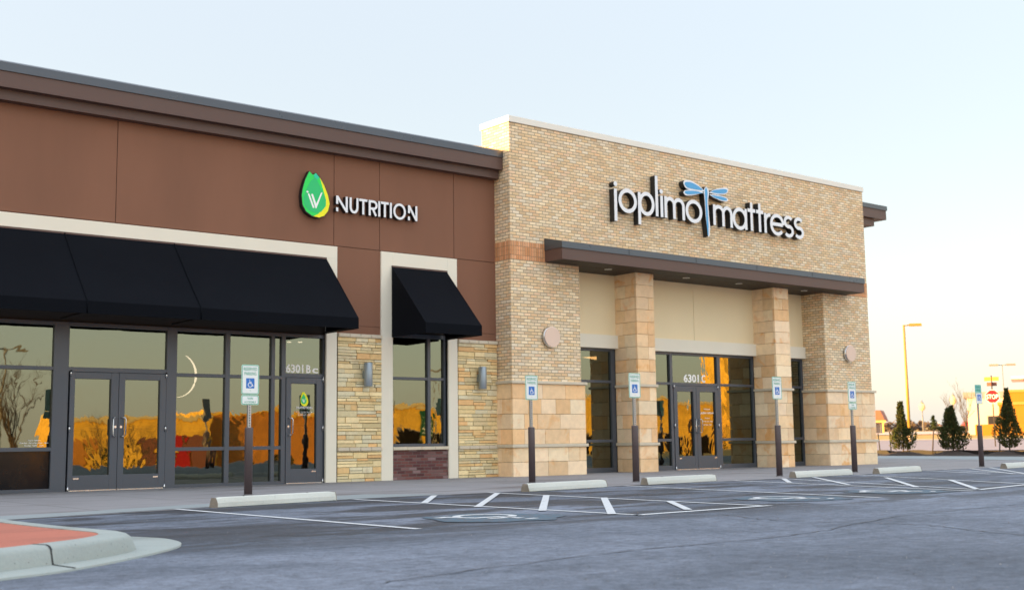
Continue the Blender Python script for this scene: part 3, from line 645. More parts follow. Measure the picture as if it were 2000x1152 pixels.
def door(par, x0, x1, z1, gl, gr, gb, gt, hinge_right, yo=0, yaw=0.0, pull=None):
    m = MB(); y0, y1 = YF-.012+yo, YB-.03+yo
    m.box(x0+.004, gl, y0, y1, .015, z1-.004); m.box(gr, x1-.004, y0, y1, .015, z1-.004)
    m.box(gl, gr, y0+.002, y1-.002, gt, z1-.006); m.box(gl, gr, y0+.002, y1-.002, .017, gb)
    o = m.build('door', 'frame_metal', par, bevel=.003)
    g = MB(); yy = YG-.02+yo
    g.quad((gl-.02, yy-yaw, gb-.02), (gr+.02, yy+yaw, gb-.02), (gr+.02, yy+yaw+.004, gt+.02), (gl-.02, yy-yaw+.004, gt+.02)); g.build('pane', 'storefront_glass', o)
    hx = x1-.01 if hinge_right else x0+.01
    for zc in (z1-.03, z1*.52, .035):
        h = MB(); h.tube([(hx, y0-.012, zc-.055), (hx, y0-.012, zc+.055)], .017, 10); h.build('hinge', 'steel', o)
    px = (x0+.055) if hinge_right else (x1-.055)
    if pull is not None: px = pull
    h = MB(); s_ = 1 if hinge_right else -1
    h.tube([(px, y0+.005, 1.33), (px+s_*.012, y0-.045, 1.335), (px+s_*.05, y0-.07, 1.33), (px+s_*.065, y0-.075, 1.30), (px+s_*.065, y0-.075, 1.02), (px+s_*.05, y0-.07, .99), (px+s_*.012, y0-.045, .985), (px, y0+.005, .985)], .013, 10)
    h.build('handle', 'steel', o)
    lk = MB(); lk.tube([(px+.0, y0+.004, 1.16), (px, y0-.012, 1.16)], .024, 14); lk.build('lock', 'steel', o)
    th_ = MB(); th_.box(x0+.01, x1-.01, y0-.01, y1, .004, .022); th_.build('threshold', 'steel', o)
    kk = MB(); kx = gl+.06 if not hinge_right else gr-.06; kk.box(kx-.05, kx+.05, y0-.006, y0, gb-.07, gb-.045); kk.build('closer_cap', 'steel', o)
    pb = MB(); pb.box(gl, gr, YB+.05+yo, YB+.09+yo, 1.10, 1.17); pb.build('push_bar', 'galvanised', o)
    return o
door(shop, 7.535, 8.445, 2.165, 7.63, 8.30, .285, 2.04, False, yaw=.002); door(shop, 8.445, 9.372, 2.165, 8.565, 9.245, .285, 2.04, True, yaw=-.002)
sd1 = door(shop, 11.93, 12.795, 2.165, 12.05, 12.64, .30, 2.04, True, yaw=-.001)
m = MB(); text(m, '6301', 11.955, 2.272, YG-.0035, .168, .405, bold=.030); m.build('unit_number', 'white_vinyl', tro); m = MB(); text(m, 'B', 12.425, 2.272, YG-.0035, .168, .105, bold=.030); m.build('unit_number', 'white_vinyl', tro); m = MB(); text(m, 'c', 12.565, 2.272, YG-.0035, .15, .145, bold=.030); m.build('unit_number', 'white_vinyl', tro)
m = MB(); yv = YG-.026
m.quad(*[(12.375+(a-12.45)*.27, yv, 1.72+(b-5.98)*.30) for a, b in [(12.291, 6.479), (12.45, 6.466), (12.649, 6.233), (12.755, 6.014), (12.797, 5.834), (12.757, 5.668), (12.662, 5.554), (12.534, 5.502), (12.363, 5.517), (12.218, 5.6), (12.133, 5.727), (12.111, 5.937), (12.138, 6.108), (12.196, 6.291)]][::-1]); m.build('leaf_decal', 'leaf_yellow', sd1)
m = MB(); m.quad(*[(12.365+(a-12.45)*.25, yv-.002, 1.725+(b-5.98)*.27) for a, b in [(12.442, 6.368), (12.529, 6.218), (12.624, 6.06), (12.695, 5.915), (12.695, 5.776), (12.584, 5.641), (12.448, 5.595), (12.294, 5.639), (12.175, 5.747), (12.165, 5.913), (12.239, 6.105), (12.34, 6.286)]]); m.build('leaf_decal', 'leaf_mid', sd1)
def lettering(name, par, *a, **k):
    q = MB(); text(q, *a, **k); return q.build(name, 'white_vinyl', par)
m = MB()
for poly in [[(12.261, 5.986), (12.295, 5.997), (12.421, 5.711), (12.382, 5.698)], [(12.339, 5.987), (12.38, 6.0), (12.463, 5.796), (12.573, 6.042), (12.612, 6.056), (12.467, 5.701), (12.447, 5.699)]]:
    m.quad(*[(12.365+(a-12.45)*.25, yv-.004, 1.725+(b-5.98)*.27) for a, b in poly])
lettering('door_lettering', sd1, 'NUTRITION', 12.375, 1.525, yv, .05, .37, True)
for i, s_ in enumerate(['Monday - Thursday 10am - 7pm', 'Saturday 10am - 4pm', 'Sunday 12pm - 4pm']): lettering('door_lettering', sd1, s_, 12.375, 1.455-.034*i, yv, .016, (.40, .30, .29)[i], True)
m.build('leaf_monogram', 'white_vinyl', sd1)
m = MB()
for i, (s_, wd_) in enumerate((('Store Hours', .22), ('Monday - Saturday 10am - 8pm', .50), ('Sunday 12pm - 6pm', .33))): lettering('window_lettering', shop, s_, 6.95, .915-.045*i, YG-.012, .022, wd_, True)
# interior of the wing
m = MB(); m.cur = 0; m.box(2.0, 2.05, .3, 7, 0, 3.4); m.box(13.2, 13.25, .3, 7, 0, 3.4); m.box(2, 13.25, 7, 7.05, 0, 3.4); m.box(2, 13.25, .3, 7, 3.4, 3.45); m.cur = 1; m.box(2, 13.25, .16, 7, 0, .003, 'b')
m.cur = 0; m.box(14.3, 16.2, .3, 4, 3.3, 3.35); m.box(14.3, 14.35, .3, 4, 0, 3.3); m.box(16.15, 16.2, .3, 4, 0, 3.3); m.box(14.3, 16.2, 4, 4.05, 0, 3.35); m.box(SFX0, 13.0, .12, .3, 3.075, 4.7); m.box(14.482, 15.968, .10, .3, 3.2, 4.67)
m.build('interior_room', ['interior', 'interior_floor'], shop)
for x, y in ((12.62, 1.2), (13.05, 1.5)):
    m = MB(); m.tube([(x, y, 2.97+.12*(y-1)), (x, y, 2.985+.12*(y-1))], .045, 12); tag(m.build('ceiling_spotlight', 'lamp_white'), 'small bright spotlight seen through the glass above the single door, %s of two' % ('left' if x < 12.9 else 'right'), 'ceiling light', 'spotlights inside the nutrition shop')
m = MB(); m.tube([(9.93+.40*math.cos(R(a)), .85, 2.20+.44*math.sin(R(a))) for a in range(-88, 72, 8)], [.004+.020*math.cos(R(a)*1.0)**2 for a in range(-88, 72, 8)], 8)
tag(m.build('crescent_glow', 'lamp_white'), 'glowing white crescent standing in for a reflection behind the window between the two nutrition shop doors', 'lamp')  # glowing arc stands in for a bright curved reflection

# ------------------------------------------------------------------ awnings
def awning(name, label, x0, x1, seams, zt, loc):
    o = thing(name, label, 'awning', loc, 'black awnings over the nutrition shop windows')
    yT, yB, zV, zB = -.06, -1.35, 3.31, 3.09
    m = MB(); nx = max(6, int((x1-x0)*3)); ny = 8
    def P(x, u): # slope with slight sag
        return (x, yT+(yB-yT)*u, zt+(zV-zt)*u-.018*math.sin(math.pi*u))
    m.sm = True
    for i in range(nx):
        xa, xb = x0+(x1-x0)*i/nx, x0+(x1-x0)*(i+1)/nx
        for k in range(ny):
            m.quad(P(xa, (k+1)/ny), P(xb, (k+1)/ny), P(xb, k/ny), P(xa, k/ny))
    m.sm = False
    m.build('canopy', 'black_canvas', o)
    v = MB(); v.box(x0, x1, yB-.004, yB+.010, zB, zV-.001); v.build('valance', 'black_canvas', o)
    for x in (x0, x1):
        s_ = MB(); s_.solid([(yT, zt-.004), (yB, zV-.004), (yB, zB), (yT, zB)], x-.004 if x == x0 else x-.008, x+.008 if x == x0 else x+.004, 'x'); s_.build('end_panel', 'black_canvas', o)
    for x in seams:
        s_ = MB(); s_.ribbon([(0, 0)]*0+[(0, 0), (1, 0)], .01, 0, .01) if False else None
        q = MB(); pts = [P(x, k/ny) for k in range(ny+1)]; q.tube([(a, b-.006, c+.006) for a, b, c in pts]+[(x, yB-.010, zB)], .013, 6); q.build('seam', 'black_canvas', o)
    h = MB(); h.box(x0, x1, -.075, -.047, zt-.01, zt+.025); h.build('head_bar', 'brown_metal', o)
    f = MB(); f.tube([(x0+.02, yB+.03, zB+.03), (x1-.02, yB+.03, zB+.03)], .018, 8)
    for x in [x0+.03]+list(seams)+[x1-.03]: f.tube([(x, yB+.03, zB+.03), (x, -.05, zB+.03)], .018, 8)
    f.build('frame', 'soffit_metal', o)
    return o
awning('awning', 'long black canvas awning over the nutrition shop doors and windows', 1.9, 12.80, (3.1, 5.2, 7.32, 9.42), 4.68, (7.3, 0, 3.09))
awning('awning', 'small black canvas awning over the single window between stone piers', 14.445, 15.93, (), 4.645, (15.2, 0, 3.09))

# ------------------------------------------------------------------ mattress store (brick block)
mat = thing('mattress_store', 'buff brick shop block with limestone piers, white coping and long dark metal canopy', 'shop building', (24, 0, 0))
BX0, BX1, BY = 17.38, 31.29, -.58
m = MB()
m.box(BX0, BX1, BY, -.20, 5.445, 8.27); m.box(BX0, 19.51, BY, -.20, 2.19, 5.01); m.box(29.10, BX1, BY, -.20, 2.19, 5.01)
m.box(BX0, BX0+.38, -.20, .46, 2.19, 8.27, 'f'); m.box(BX1-.38, BX1, -.20, 16, 2.19, 7.7, 'f')
m.box(19.13, 19.51, -.20, .34, 2.19, 5.01, 'f'); m.box(29.10, 29.48, -.20, .34, 2.19, 5.01, 'f')
m.build('brick_wall', 'buff_brick', mat)
m = MB(); m.box(BX0-.004, BX1+.004, BY-.006, -.21, 5.012, 5.228); m.box(BX0-.004, BX1+.004, BY-.006, -.21, 5.231, 5.443); m.box(BX0-.004, BX0+.36, -.21, 0, 5.012, 5.228); m.box(BX0-.004, BX0+.36, -.21, 0, 5.231, 5.443); m.box(BX1-.3, BX1+.004, -.21, 1.5, 5.012, 5.443)
m.build('soldier_course', 'orange_soldier', mat)
m = MB(); m.box(BX0-.03, BX1+.03, BY-.035, .0, 8.27, 8.42); m.box(BX0-.03, BX0+.42, 0, .50, 8.27, 8.42); m.box(BX0+.42, BX1+.03, 0, .40, 8.27, 8.40)
m.build('coping', 'white_coping', mat, bevel=.006)
LS = [(0.874,0.634,0.386),(0.916,0.702,0.456),(0.832,0.585,0.351),(0.895,0.682,0.456),(0.884,0.575,0.316),(0.920,0.741,0.509),(0.884,0.643,0.412),(0.853,0.556,0.298),(0.916,0.712,0.492)]
def ashlar(m, x0, x1, y0, y1, bands, seed, right=True):
    """limestone blocks round a rectangular leg: front at y0, sides back to y1"""
    r = random.Random(seed); g = .004
    for z0, z1 in bands:
        n_ = max(1, round((z1-z0)/.31)); h = (z1-z0)/n_
        for i in range(n_):
            za, zb = z0+i*h+g, z0+(i+1)*h-g
            def c():
                q = r.choice(LS); k = r.uniform(.88, 1.08); m.col = (q[0]*k, q[1]*k, q[2]*k, r.choice([0, .2, .6, 1]))
            x = x0; first = True
            while x < x1-.02:
                l = min(r.uniform(.34, .75), x1-x)
                if x1-x-l < .2: l = x1-x
                c(); m.box(x+(0 if x == x0 else g), x+l-(0 if x+l >= x1 else g), y0, y0+.07, za, zb); x += l
            for sx in ((x0, 1), (x1, -1)) if right else ((x0, 1),):
                y = y0+.07+g
                while y < y1-.02:
                    l = min(r.uniform(.3, .62), y1-y)
                    if y1-y-l < .15: l = y1-y
                    c(); a, b = (sx[0]+.002, sx[0]+.07) if sx[1] > 0 else (sx[0]-.07, sx[0]-.002)
                    m.box(a, b, y, y+l-g, za, zb); y += l
def ledge(m, x0, x1, y0, y1, z0, z1, d=.045):
    m.box(x0-d, x1+d, y0-d, y1, z0, z1)
def leg(par, name, x0, x1, y0, y1, bands, seed):
    k = MB(); k.box(x0+.05, x1-.05, y0+.05, y1, 0, bands[-1][1]); o = k.build(name, 'stone_joint', par)
    b = MB(); ashlar(b, x0, x1, y0, y1, bands, seed); b.build('limestone_block', 'limestone', o, bevel=.004)
    for z0, z1 in ((.66, .735), (2.12, 2.19)):
        l = MB(); ledge(l, x0, x1, y0, y1, z0, z1); l.build('stone_ledge', 'ledge_stone', o, bevel=.012)
    return o
leg(mat, 'stone_base', BX0-.035, 19.59, BY-.05, .28, [(0, .66), (.735, 2.12)], 11)
leg(mat, 'stone_base', 29.05, BX1+.06, BY-.05, .28, [(0, .66), (.735, 2.12)], 12)
leg(mat, 'stone_pier', 21.44, 22.07, BY, .24, [(0, .66), (.735, 2.12), (2.19, 5.02)], 13)
leg(mat, 'stone_pier', 26.86, 27.50, BY, .24, [(0, .66), (.735, 2.12), (2.19, 5.02)], 14)
m = MB(); m.box(BX1+.004, BX1+.10, -.1, 3, 2.2, 3.06); m.box(BX1+.004, BX1+.16, -.16, 3.1, 3.06, 3.13); m.box(BX1+.01, BX1+.13, .28, 10, 0, 2.19); m.build('side_wainscot', 'ledge_stone', mat)
m = MB(); 
for a, b in ((19.51, 21.49), (22.02, 24.385), (24.397, 26.91), (27.45, 29.10)): m.box(a, b, .20, .34, 3.46, 5.03)
m.build('upper_panel', 'panel_stucco', mat)
m = MB()
for a, b in ((19.51, 21.49), (22.02, 26.91), (27.45, 29.10)): m.box(a, b, .12, .34, 3.12, 3.46)
m.build('lintel', 'cream_stucco', mat, bevel=.006)
# canopy
cano = MB(); cano.cur = 0; cano.box(18.43, 30.27, -1.2, BY-.004, 5.02, 5.29)
cano.cur = 1; cano.solid([(-1.225, 5.29), (BY-.004, 5.29), (BY-.004, 5.585), (-1.215, 5.44)], 18.415, 30.285, 'x')
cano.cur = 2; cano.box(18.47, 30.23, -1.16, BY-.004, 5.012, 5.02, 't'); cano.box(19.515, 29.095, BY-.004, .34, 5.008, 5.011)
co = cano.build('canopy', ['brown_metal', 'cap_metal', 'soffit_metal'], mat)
for x in (20.6, 23.0, 25.4, 27.8):
    sm_ = MB(); sm_.box(x-.004, x+.004, -1.229, -1.226, 5.295, 5.44); sm_.build('cap_seam', 'letter_return', co)
for x in (20.47, 23.28, 25.37, 28.21):
    m = MB(); m.tube([(x, -.6, 5.006), (x, -.6, 4.998)], .095, 18); m.cur = 1; m.tube([(x, -.6, 5.0), (x, -.6, 4.994)], .065, 18); m.build('downlight', ['white_coping', 'galvanised'], co)
# roof, side cornice beyond the right corner
m = MB(); m.box(BX0+.4, BX1-.38, -.2, 16, 6.8, 6.95); m.box(BX0, BX1, 15.7, 16, 0, 7.7); m.box(BX0, BX0+.3, .46, 16, 6.7, 7.5); m.build('roof', 'roof_membrane', mat)
m = MB(); m.cur = 0; m.box(BX1, 34.14, .5, 9, 7.87, 8.175); m.box(BX1, 33.62, .62, 9, 7.63, 7.87); m.cur = 1; m.box(BX1, 34.17, .47, 9.03, 8.175, 8.32); m.build('side_cornice', ['brown_metal', 'cap_metal'], mat)
# storefront in the recess (y = .3)
yo = .2
a_, b_ = .08, .15
window(mat, [(19.515, 19.60, 0, 3.12), (21.30, 21.435, 0, 3.12)], [(19.60, 21.30, 3.05, 3.12), (19.60, 21.30, 2.25, 2.315), (19.60, 21.30, .755, .825), (19.60, 21.30, 0, .12)],
       [(19.60, 21.30, .12, .755), (19.60, 21.30, .825, 2.25), (19.60, 21.30, 2.315, 3.05)], yo)
window(mat, [(22.075, 22.16, 0, 3.12), (23.45, 23.55, 0, 3.12)], [(22.16, 23.45, 3.05, 3.12), (22.16, 23.45, 2.25, 2.315), (22.16, 23.45, .755, .825), (22.16, 23.45, 0, .12)],
       [(22.16, 23.45, .12, .755), (22.16, 23.45, .825, 2.25), (22.16, 23.45, 2.315, 3.05)], yo)
tr2 = window(mat, [], [(23.55, 25.32, 3.05, 3.12), (23.55, 25.32, 2.235, 2.315)], [(23.55, 25.32, 2.315, 3.05)], yo, 'transom')
window(mat, [(25.32, 25.45, 0, 3.12), (26.80, 26.855, 0, 3.12)], [(25.45, 26.80, 3.05, 3.12), (25.45, 26.80, 2.25, 2.315), (25.45, 26.80, .755, .825), (25.45, 26.80, 0, .12)],
       [(25.45, 26.80, .12, .755), (25.45, 26.80, .825, 2.25), (25.45, 26.80, 2.315, 3.05)], yo)
window(mat, [(27.505, 27.60, 0, 3.12), (29.0, 29.095, 0, 3.12)], [(27.60, 29.0, 3.05, 3.12), (27.60, 29.0, 2.25, 2.315), (27.60, 29.0, .755, .825), (27.60, 29.0, 0, .12)],
       [(27.60, 29.0, .12, .755), (27.60, 29.0, .825, 2.25), (27.60, 29.0, 2.315, 3.05)], yo)
door(mat, 23.56, 24.44, 2.235, 23.70, 24.32, .36, 2.08, False, yo, .002); d2 = door(mat, 24.44, 25.315, 2.235, 24.58, 25.20, .36, 2.08, True, yo, -.002)
m = MB(); text(m, '6301', 24.03, 2.345, YG+yo-.0035, .205, .60, bold=.030); m.build('unit_number', 'white_vinyl', tr2); m = MB(); text(m, 'C', 24.735, 2.345, YG+yo-.0035, .205, .155, bold=.030); m.build('unit_number', 'white_vinyl', tr2)
m = MB()
for i, (s_, z_, h_, wd_) in enumerate((('Welcome', 1.60, .035, .26), ('joplimo mattress', 1.49, .06, .52), ('Hours', 1.36, .03, .18), ('Mon-Sat 10am - 8pm', 1.27, .035, .42), ('Sun 12pm - 6pm', 1.18, .035, .32))): lettering('door_lettering', d2, s_, 24.89, z_, YG+yo-.026, h_, wd_, True)
m = MB(); m.box(19.4, 29.2, .36, .4, 3.0, 5.1); m.box(19.4, 19.45, .4, 9, 0, 3.3); m.box(29.15, 29.2, .4, 9, 0, 3.3); m.box(19.4, 29.2, 9, 9.05, 0, 3.3); m.box(19.4, 29.2, .4, 9, 3.3, 3.35)
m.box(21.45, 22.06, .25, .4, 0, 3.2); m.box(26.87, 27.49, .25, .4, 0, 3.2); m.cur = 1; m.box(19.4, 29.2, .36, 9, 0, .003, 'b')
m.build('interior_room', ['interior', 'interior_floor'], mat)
m = MB(); m.solid([(21.05, 2.95), (21.5, 2.98), (21.5, 2.90)], 1.0, 1.05); tag(m.build('interior_wall_lamp', 'lamp_warm'), 'warm wedge of lamp light inside the narrow mattress shop window', 'lamp')
m = MB(); m.box(20.6, 21.3, 1.2, 1.23, .9, 2.0); m.cur = 1; m.box(20.55, 21.35, 1.23, 1.27, .85, 2.05); tag(m.build('display_poster', ['mauve_panel', 'letter_return']), 'grey poster board standing behind the narrow mattress shop window', 'poster')
m = MB(); m.box(26.2, 26.65, 1.0, 1.4, 0, .5); m.solid([(26.24, .5), (26.6, .5), (26.52, .72), (26.32, .72)], 1.05, 1.35); tag(m.build('bedside_table', 'grey_block'), 'small grey bedside table with lamp shade behind the right mattress shop window', 'table')

# ------------------------------------------------------------------ wall signs
FACE = ['letter_face', 'letter_return']
sg = thing('wall_sign', 'white lettered nutrition wall sign with green and yellow leaf emblem', 'sign', (12.9, 0, 5.7))
y0, y1 = -.20, -.03
def U(px): return 12.946+(px-690)/1130*2.083
zb, zt_ = 5.695, 6.035; ww = .052
def strokes(name, lst, par, yf, yb, wd):
    m = MB()
    for i, (pts, closed) in enumerate(lst): m.ribbon(pts, wd, yf-.0015*i, yb, closed, 1)
    return m.build(name, FACE, par)
def Lx(a, b): return U(a)+ww/2, U(b)-ww/2
Ns = []
for a, b in ((690, 845), (1685, 1820)):
    l, r_ = Lx(a, b); g1, g2 = zb+.085, zb+.16
    strokes('letter', [([(l, zb), (l, g1)], 0), ([(l, g2), (l, zt_)], 0), ([(l, zt_-.01), (r_, zb+.01)], 0), ([(r_, zb), (r_, zt_)], 0)], sg, y0, y1, ww)
l, r_ = Lx(870, 990); strokes('letter', [([(l, zt_), (l, zb+.13)]+arc((l+r_)/2, zb+.135, (r_-l)/2, .11, 180, 360, 14)[1:]+[(r_, zt_)], 0)], sg, y0, y1, ww)
for a, b in ((1000, 1112), (1300, 1410)):
    c_ = (U(a)+U(b))/2; strokes('letter', [([(U(a), zt_-ww/2), (U(b), zt_-ww/2)], 0), ([(c_, zb), (c_, zt_-ww)], 0)], sg, y0, y1, ww)
l, r_ = Lx(1130, 1245); strokes('letter', [([(l, zb), (l, zt_)], 0), ([(l, zt_-.026), (l+.09, zt_-.026)]+arc(l+.10, zt_-.105, .075, .079, 90, -90, 10)+[(l, zt_-.184)], 0), ([(l+.08, zt_-.19), (r_, zb)], 0)], sg, y0, y1, ww)
for px in (1277, 1440): strokes('letter', [([(U(px), zb), (U(px), zt_)], 0)], sg, y0, y1, ww)
strokes('letter', [(ring((U(1475)+U(1655))/2, (zb+zt_)/2, (U(1655)-U(1475))/2-ww/2, .155), 1)], sg, y0, y1, ww)
green = [(12.296, 6.472), (12.382, 6.402), (12.45, 6.454), (12.536, 6.373), (12.65, 6.141), (12.712, 5.963), (12.704, 5.777), (12.619, 5.614), (12.482, 5.53), (12.363, 5.537), (12.227, 5.616), (12.145, 5.744), (12.123, 5.939), (12.147, 6.094), (12.204, 6.284)]
yellow = [(12.545, 6.374), (12.649, 6.218), (12.746, 6.013), (12.787, 5.833), (12.748, 5.674), (12.654, 5.564), (12.534, 5.513), (12.397, 5.526), (12.516, 5.587), (12.652, 5.756), (12.686, 5.944), (12.615, 6.167)]
midp = [(12.442, 6.368), (12.529, 6.218), (12.624, 6.06), (12.695, 5.915), (12.695, 5.776), (12.584, 5.641), (12.448, 5.595), (12.294, 5.639), (12.175, 5.747), (12.165, 5.913), (12.239, 6.105), (12.34, 6.286)]
teal = [(12.399, 6.401), (12.45, 6.454), (12.528, 6.369), (12.485, 6.312), (12.45, 6.354), (12.416, 6.342)]
back = [(12.291, 6.479), (12.382, 6.414), (12.45, 6.466), (12.545, 6.389), (12.649, 6.233), (12.755, 6.014), (12.797, 5.834), (12.757, 5.668), (12.662, 5.554), (12.534, 5.502), (12.363, 5.517), (12.218, 5.6), (12.133, 5.727), (12.111, 5.937), (12.138, 6.108), (12.196, 6.291)]
iv = [[(12.223, 6.035), (12.257, 6.054), (12.283, 6.019), (12.249, 6.003)], [(12.261, 5.986), (12.295, 5.997), (12.421, 5.711), (12.382, 5.698)], [(12.339, 5.987), (12.38, 6.0), (12.463, 5.796), (12.573, 6.042), (12.612, 6.056), (12.467, 5.701), (12.447, 5.699)]]
def plate(polys, yf, yb, matn, par, name='emblem_leaf', smooth=0):
    m = MB()
    for p_ in polys:
        if smooth: p_ = [tuple(q) for q in resample(p_+[p_[0]], smooth)[:-1]]
        m.solid(p_, yf, yb)
    return m.build(name, matn, par)
em = plate([back], -.20, -.03, 'letter_return', sg, 'emblem')
plate([yellow], -.206, -.199, 'leaf_yellow', em); plate([green], -.204, -.1985, 'leaf_green', em); plate([midp], -.209, -.203, 'leaf_mid', em); plate([teal], -.212, -.202, 'leaf_teal', em); plate(iv, -.2125, -.2085, 'white_vinyl', em, 'monogram')

mg = thing('wall_sign', 'white lettered mattress wall sign with blue dragonfly above the canopy', 'sign', (23.9, BY, 6.4))
yf, yb_ = -.86, BY+.0; S = .098
B, X = 6.462, 7.026; hw = S/2
def st(lst): return strokes('letter', lst, mg, yf, yb_-.02, S)
def dot(x, z, r_=.062):
    m = MB(); m.solid(ring(x, z, r_, r_, 20), yf, yb_-.02, side=1); return m
def stdot(lst, x, z):
    m = dot(x, z)
    for i, (pts, c_) in enumerate(lst): m.ribbon(pts, S, yf-.0015*i, yb_-.02, c_, 1)
    return m.build('letter', FACE, mg)
cz_ = (B+X)/2; rz = (X-B)/2-hw+.028
stdot([([(20.535, 6.19), (20.535, 7.005)], 0)], 20.54, 7.13)                                   # j
st([(ring(20.955, cz_, .272, rz), 1)])                                                          # o
st([([(21.364, 6.19), (21.364, 7.02)], 0), (ring(21.622, cz_, .235, rz), 1)])                   # p
st([([(21.993, B), (21.993, 7.52)], 0)])                                                        # l
stdot([([(22.172, B), (22.172, 7.02)], 0)], 22.165, 7.132)                                      # i
def mm(a, b, c_):
    rx1, rx2 = (b-a)/2, (c_-b)/2
    return [([(a, B), (a, X)], 0), ([(b, B), (b, X-.20)]+arc((a+b)/2, X-.21, rx1, .165, 0, 165, 12)[1:], 0), ([(c_, B), (c_, X-.20)]+arc((b+c_)/2, X-.21, rx2, .165, 0, 180, 12)[1:], 0)]
st(mm(22.318, 22.632, 22.978))                                                                  # m
st([(ring(23.378, cz_, .272, rz), 1)])                                                          # o
st(mm(24.178, 24.532, 24.857))                                                                  # m
st([(ring(25.205, cz_, .250, rz), 1), ([(25.458, B), (25.458, X+.02)], 0)])                     # a
st([([(25.70, B), (25.70, 7.25)], 0), ([(25.54, X+.0), (25.86, X+.0)], 0)])                     # t
st([([(26.043, B), (26.043, 7.262)], 0), ([(25.90, X-.0), (26.20, X-.0)], 0)])                  # t
st([([(26.281, B), (26.281, X)], 0), (arc(26.50, X-.22, .215, .185, 178, 88, 10), 0)])          # r
st([([(26.545, cz_+.01), (27.04, cz_+.01)], 0), (arc(26.795, cz_, .262, rz, 2, 318, 26), 0)])   # e
def ess(cx, hwid):
    q = rz/2
    return [(arc(cx, cz_+q, hwid, q+.005, 35, 268, 16)+arc(cx, cz_-q, hwid*1.05, q+.005, 88, -145, 16), 0)]
st(ess(27.30, .165)); st(ess(27.76, .165))                                                      # s s
body = [(23.875, 7.476), (23.961, 7.426), (23.989, 7.311), (23.935, 7.084), (23.958, 6.683), (23.985, 6.417), (23.956, 6.146), (23.897, 6.12), (23.862, 6.404), (23.826, 6.669), (23.807, 7.07), (23.787, 7.269), (23.803, 7.406)]
wings = [[(23.819, 7.334), (23.631, 7.452), (23.346, 7.551), (23.132, 7.557), (23.021, 7.509), (23.017, 7.425), (23.122, 7.322), (23.383, 7.304), (23.672, 7.306)],
         [(23.793, 7.290), (23.53, 7.335), (23.192, 7.300), (23.024, 7.252), (23.006, 7.182), (23.113, 7.138), (23.377, 7.18), (23.621, 7.249)],
         [(23.99, 7.321), (24.167, 7.417), (24.47, 7.506), (24.698, 7.541), (24.771, 7.491), (24.689, 7.378), (24.41, 7.311), (24.161, 7.305)],
         [(23.988, 7.277), (24.26, 7.292), (24.584, 7.285), (24.747, 7.231), (24.703, 7.168), (24.551, 7.147), (24.304, 7.179), (24.108, 7.224)]]
def grow(p_, k):
    cx = sum(q[0] for q in p_)/len(p_); cz2 = sum(q[1] for q in p_)/len(p_)
    out = []
    for a, b in p_:
        d = Vector((a-cx, b-cz2)); d = d*((d.length-k)/d.length) if d.length > k*1.5 else d*.4; out.append((cx+d.x, cz2+d.y))
    return out
dr = MB(); dr.solid(body, yf-.004, yb_-.02, side=1); dro = dr.build('dragonfly', FACE, mg)
m = MB(); bi = [(23.875+(a-23.888)*.55, 6.8+(b-6.8)*.96) for a, b in body]; m.solid(bi, yf-.010, yf-.003); m.build('dragonfly_body', 'wing_blue', dro)
for i, w_ in enumerate(wings):
    w2 = [tuple(q) for q in resample(w_+[w_[0]], 4)[:-1]]
    m = MB(); m.solid(w2, yf-.001*i, yb_-.02, side=1); wo_ = m.build('dragonfly_wing_edge', FACE, dro)
    cx = sum(q[0] for q in w2)/len(w2); cz2 = sum(q[1] for q in w2)/len(w2)
    m = MB(); m.solid([(cx+(a-cx)*.86, cz2+(b-cz2)*.66) for a, b in w2], yf-.010, yf-.0005); m.build('dragonfly_wing', 'wing_blue', dro)

def set_back(root, wall_y, k, grow_):
    """bring the letters k times as far off the wall, keeping their proportions"""
    org = wloc(root)
    def walk(o):
        for ch in o.children:
            for q in ch.data.vertices:
                w_ = q.co+org; q.co = Vector((w_.x*grow_, wall_y+(w_.y-wall_y)*k, .755+(w_.z-.755)*grow_))-org
            walk(ch)
    walk(root)
set_back(sg, 0.0, .66, 1.0031); set_back(mg, BY, .66, 1.0044)

# ------------------------------------------------------------------ wall lights
for x, lab in ((13.75, 'grey cylinder wall light on the stone pier left of the small window'), (16.82, 'grey cylinder wall light on the stone pier beside the brick block')):
    o = thing('wall_light', lab, 'wall light', (x, -.05, 2.25), 'cylinder wall lights on the stone piers')
    m = MB(); m.tube([(x, -.20, 2.00), (x, -.20, 2.505)], .092, 28); m.build('shade', 'sconce_metal', o, bevel=.004)
    m = MB(); m.box(x-.055, x+.055, -.115, -.04, 2.17, 2.34); m.build('backplate', 'sconce_metal', o)
for x, z, lab in ((18.53, 3.232, 'round pale disc wall light on the left brick leg of the mattress shop'), (30.19, 3.265, 'round pale disc wall light on the right brick leg of the mattress shop')):
    o = thing('wall_light', lab, 'wall light', (x, BY, z), 'round disc wall lights on the brick')
    m = MB(); m.tube([(x, -.70, z), (x, -.685, z)], [.232, .240], 40); m.build('lens', 'disc_lens', o)
    m = MB(); m.tube([(x, -.683, z), (x, -.575, z)], .246, 40); m.build('housing', 'steel', o)

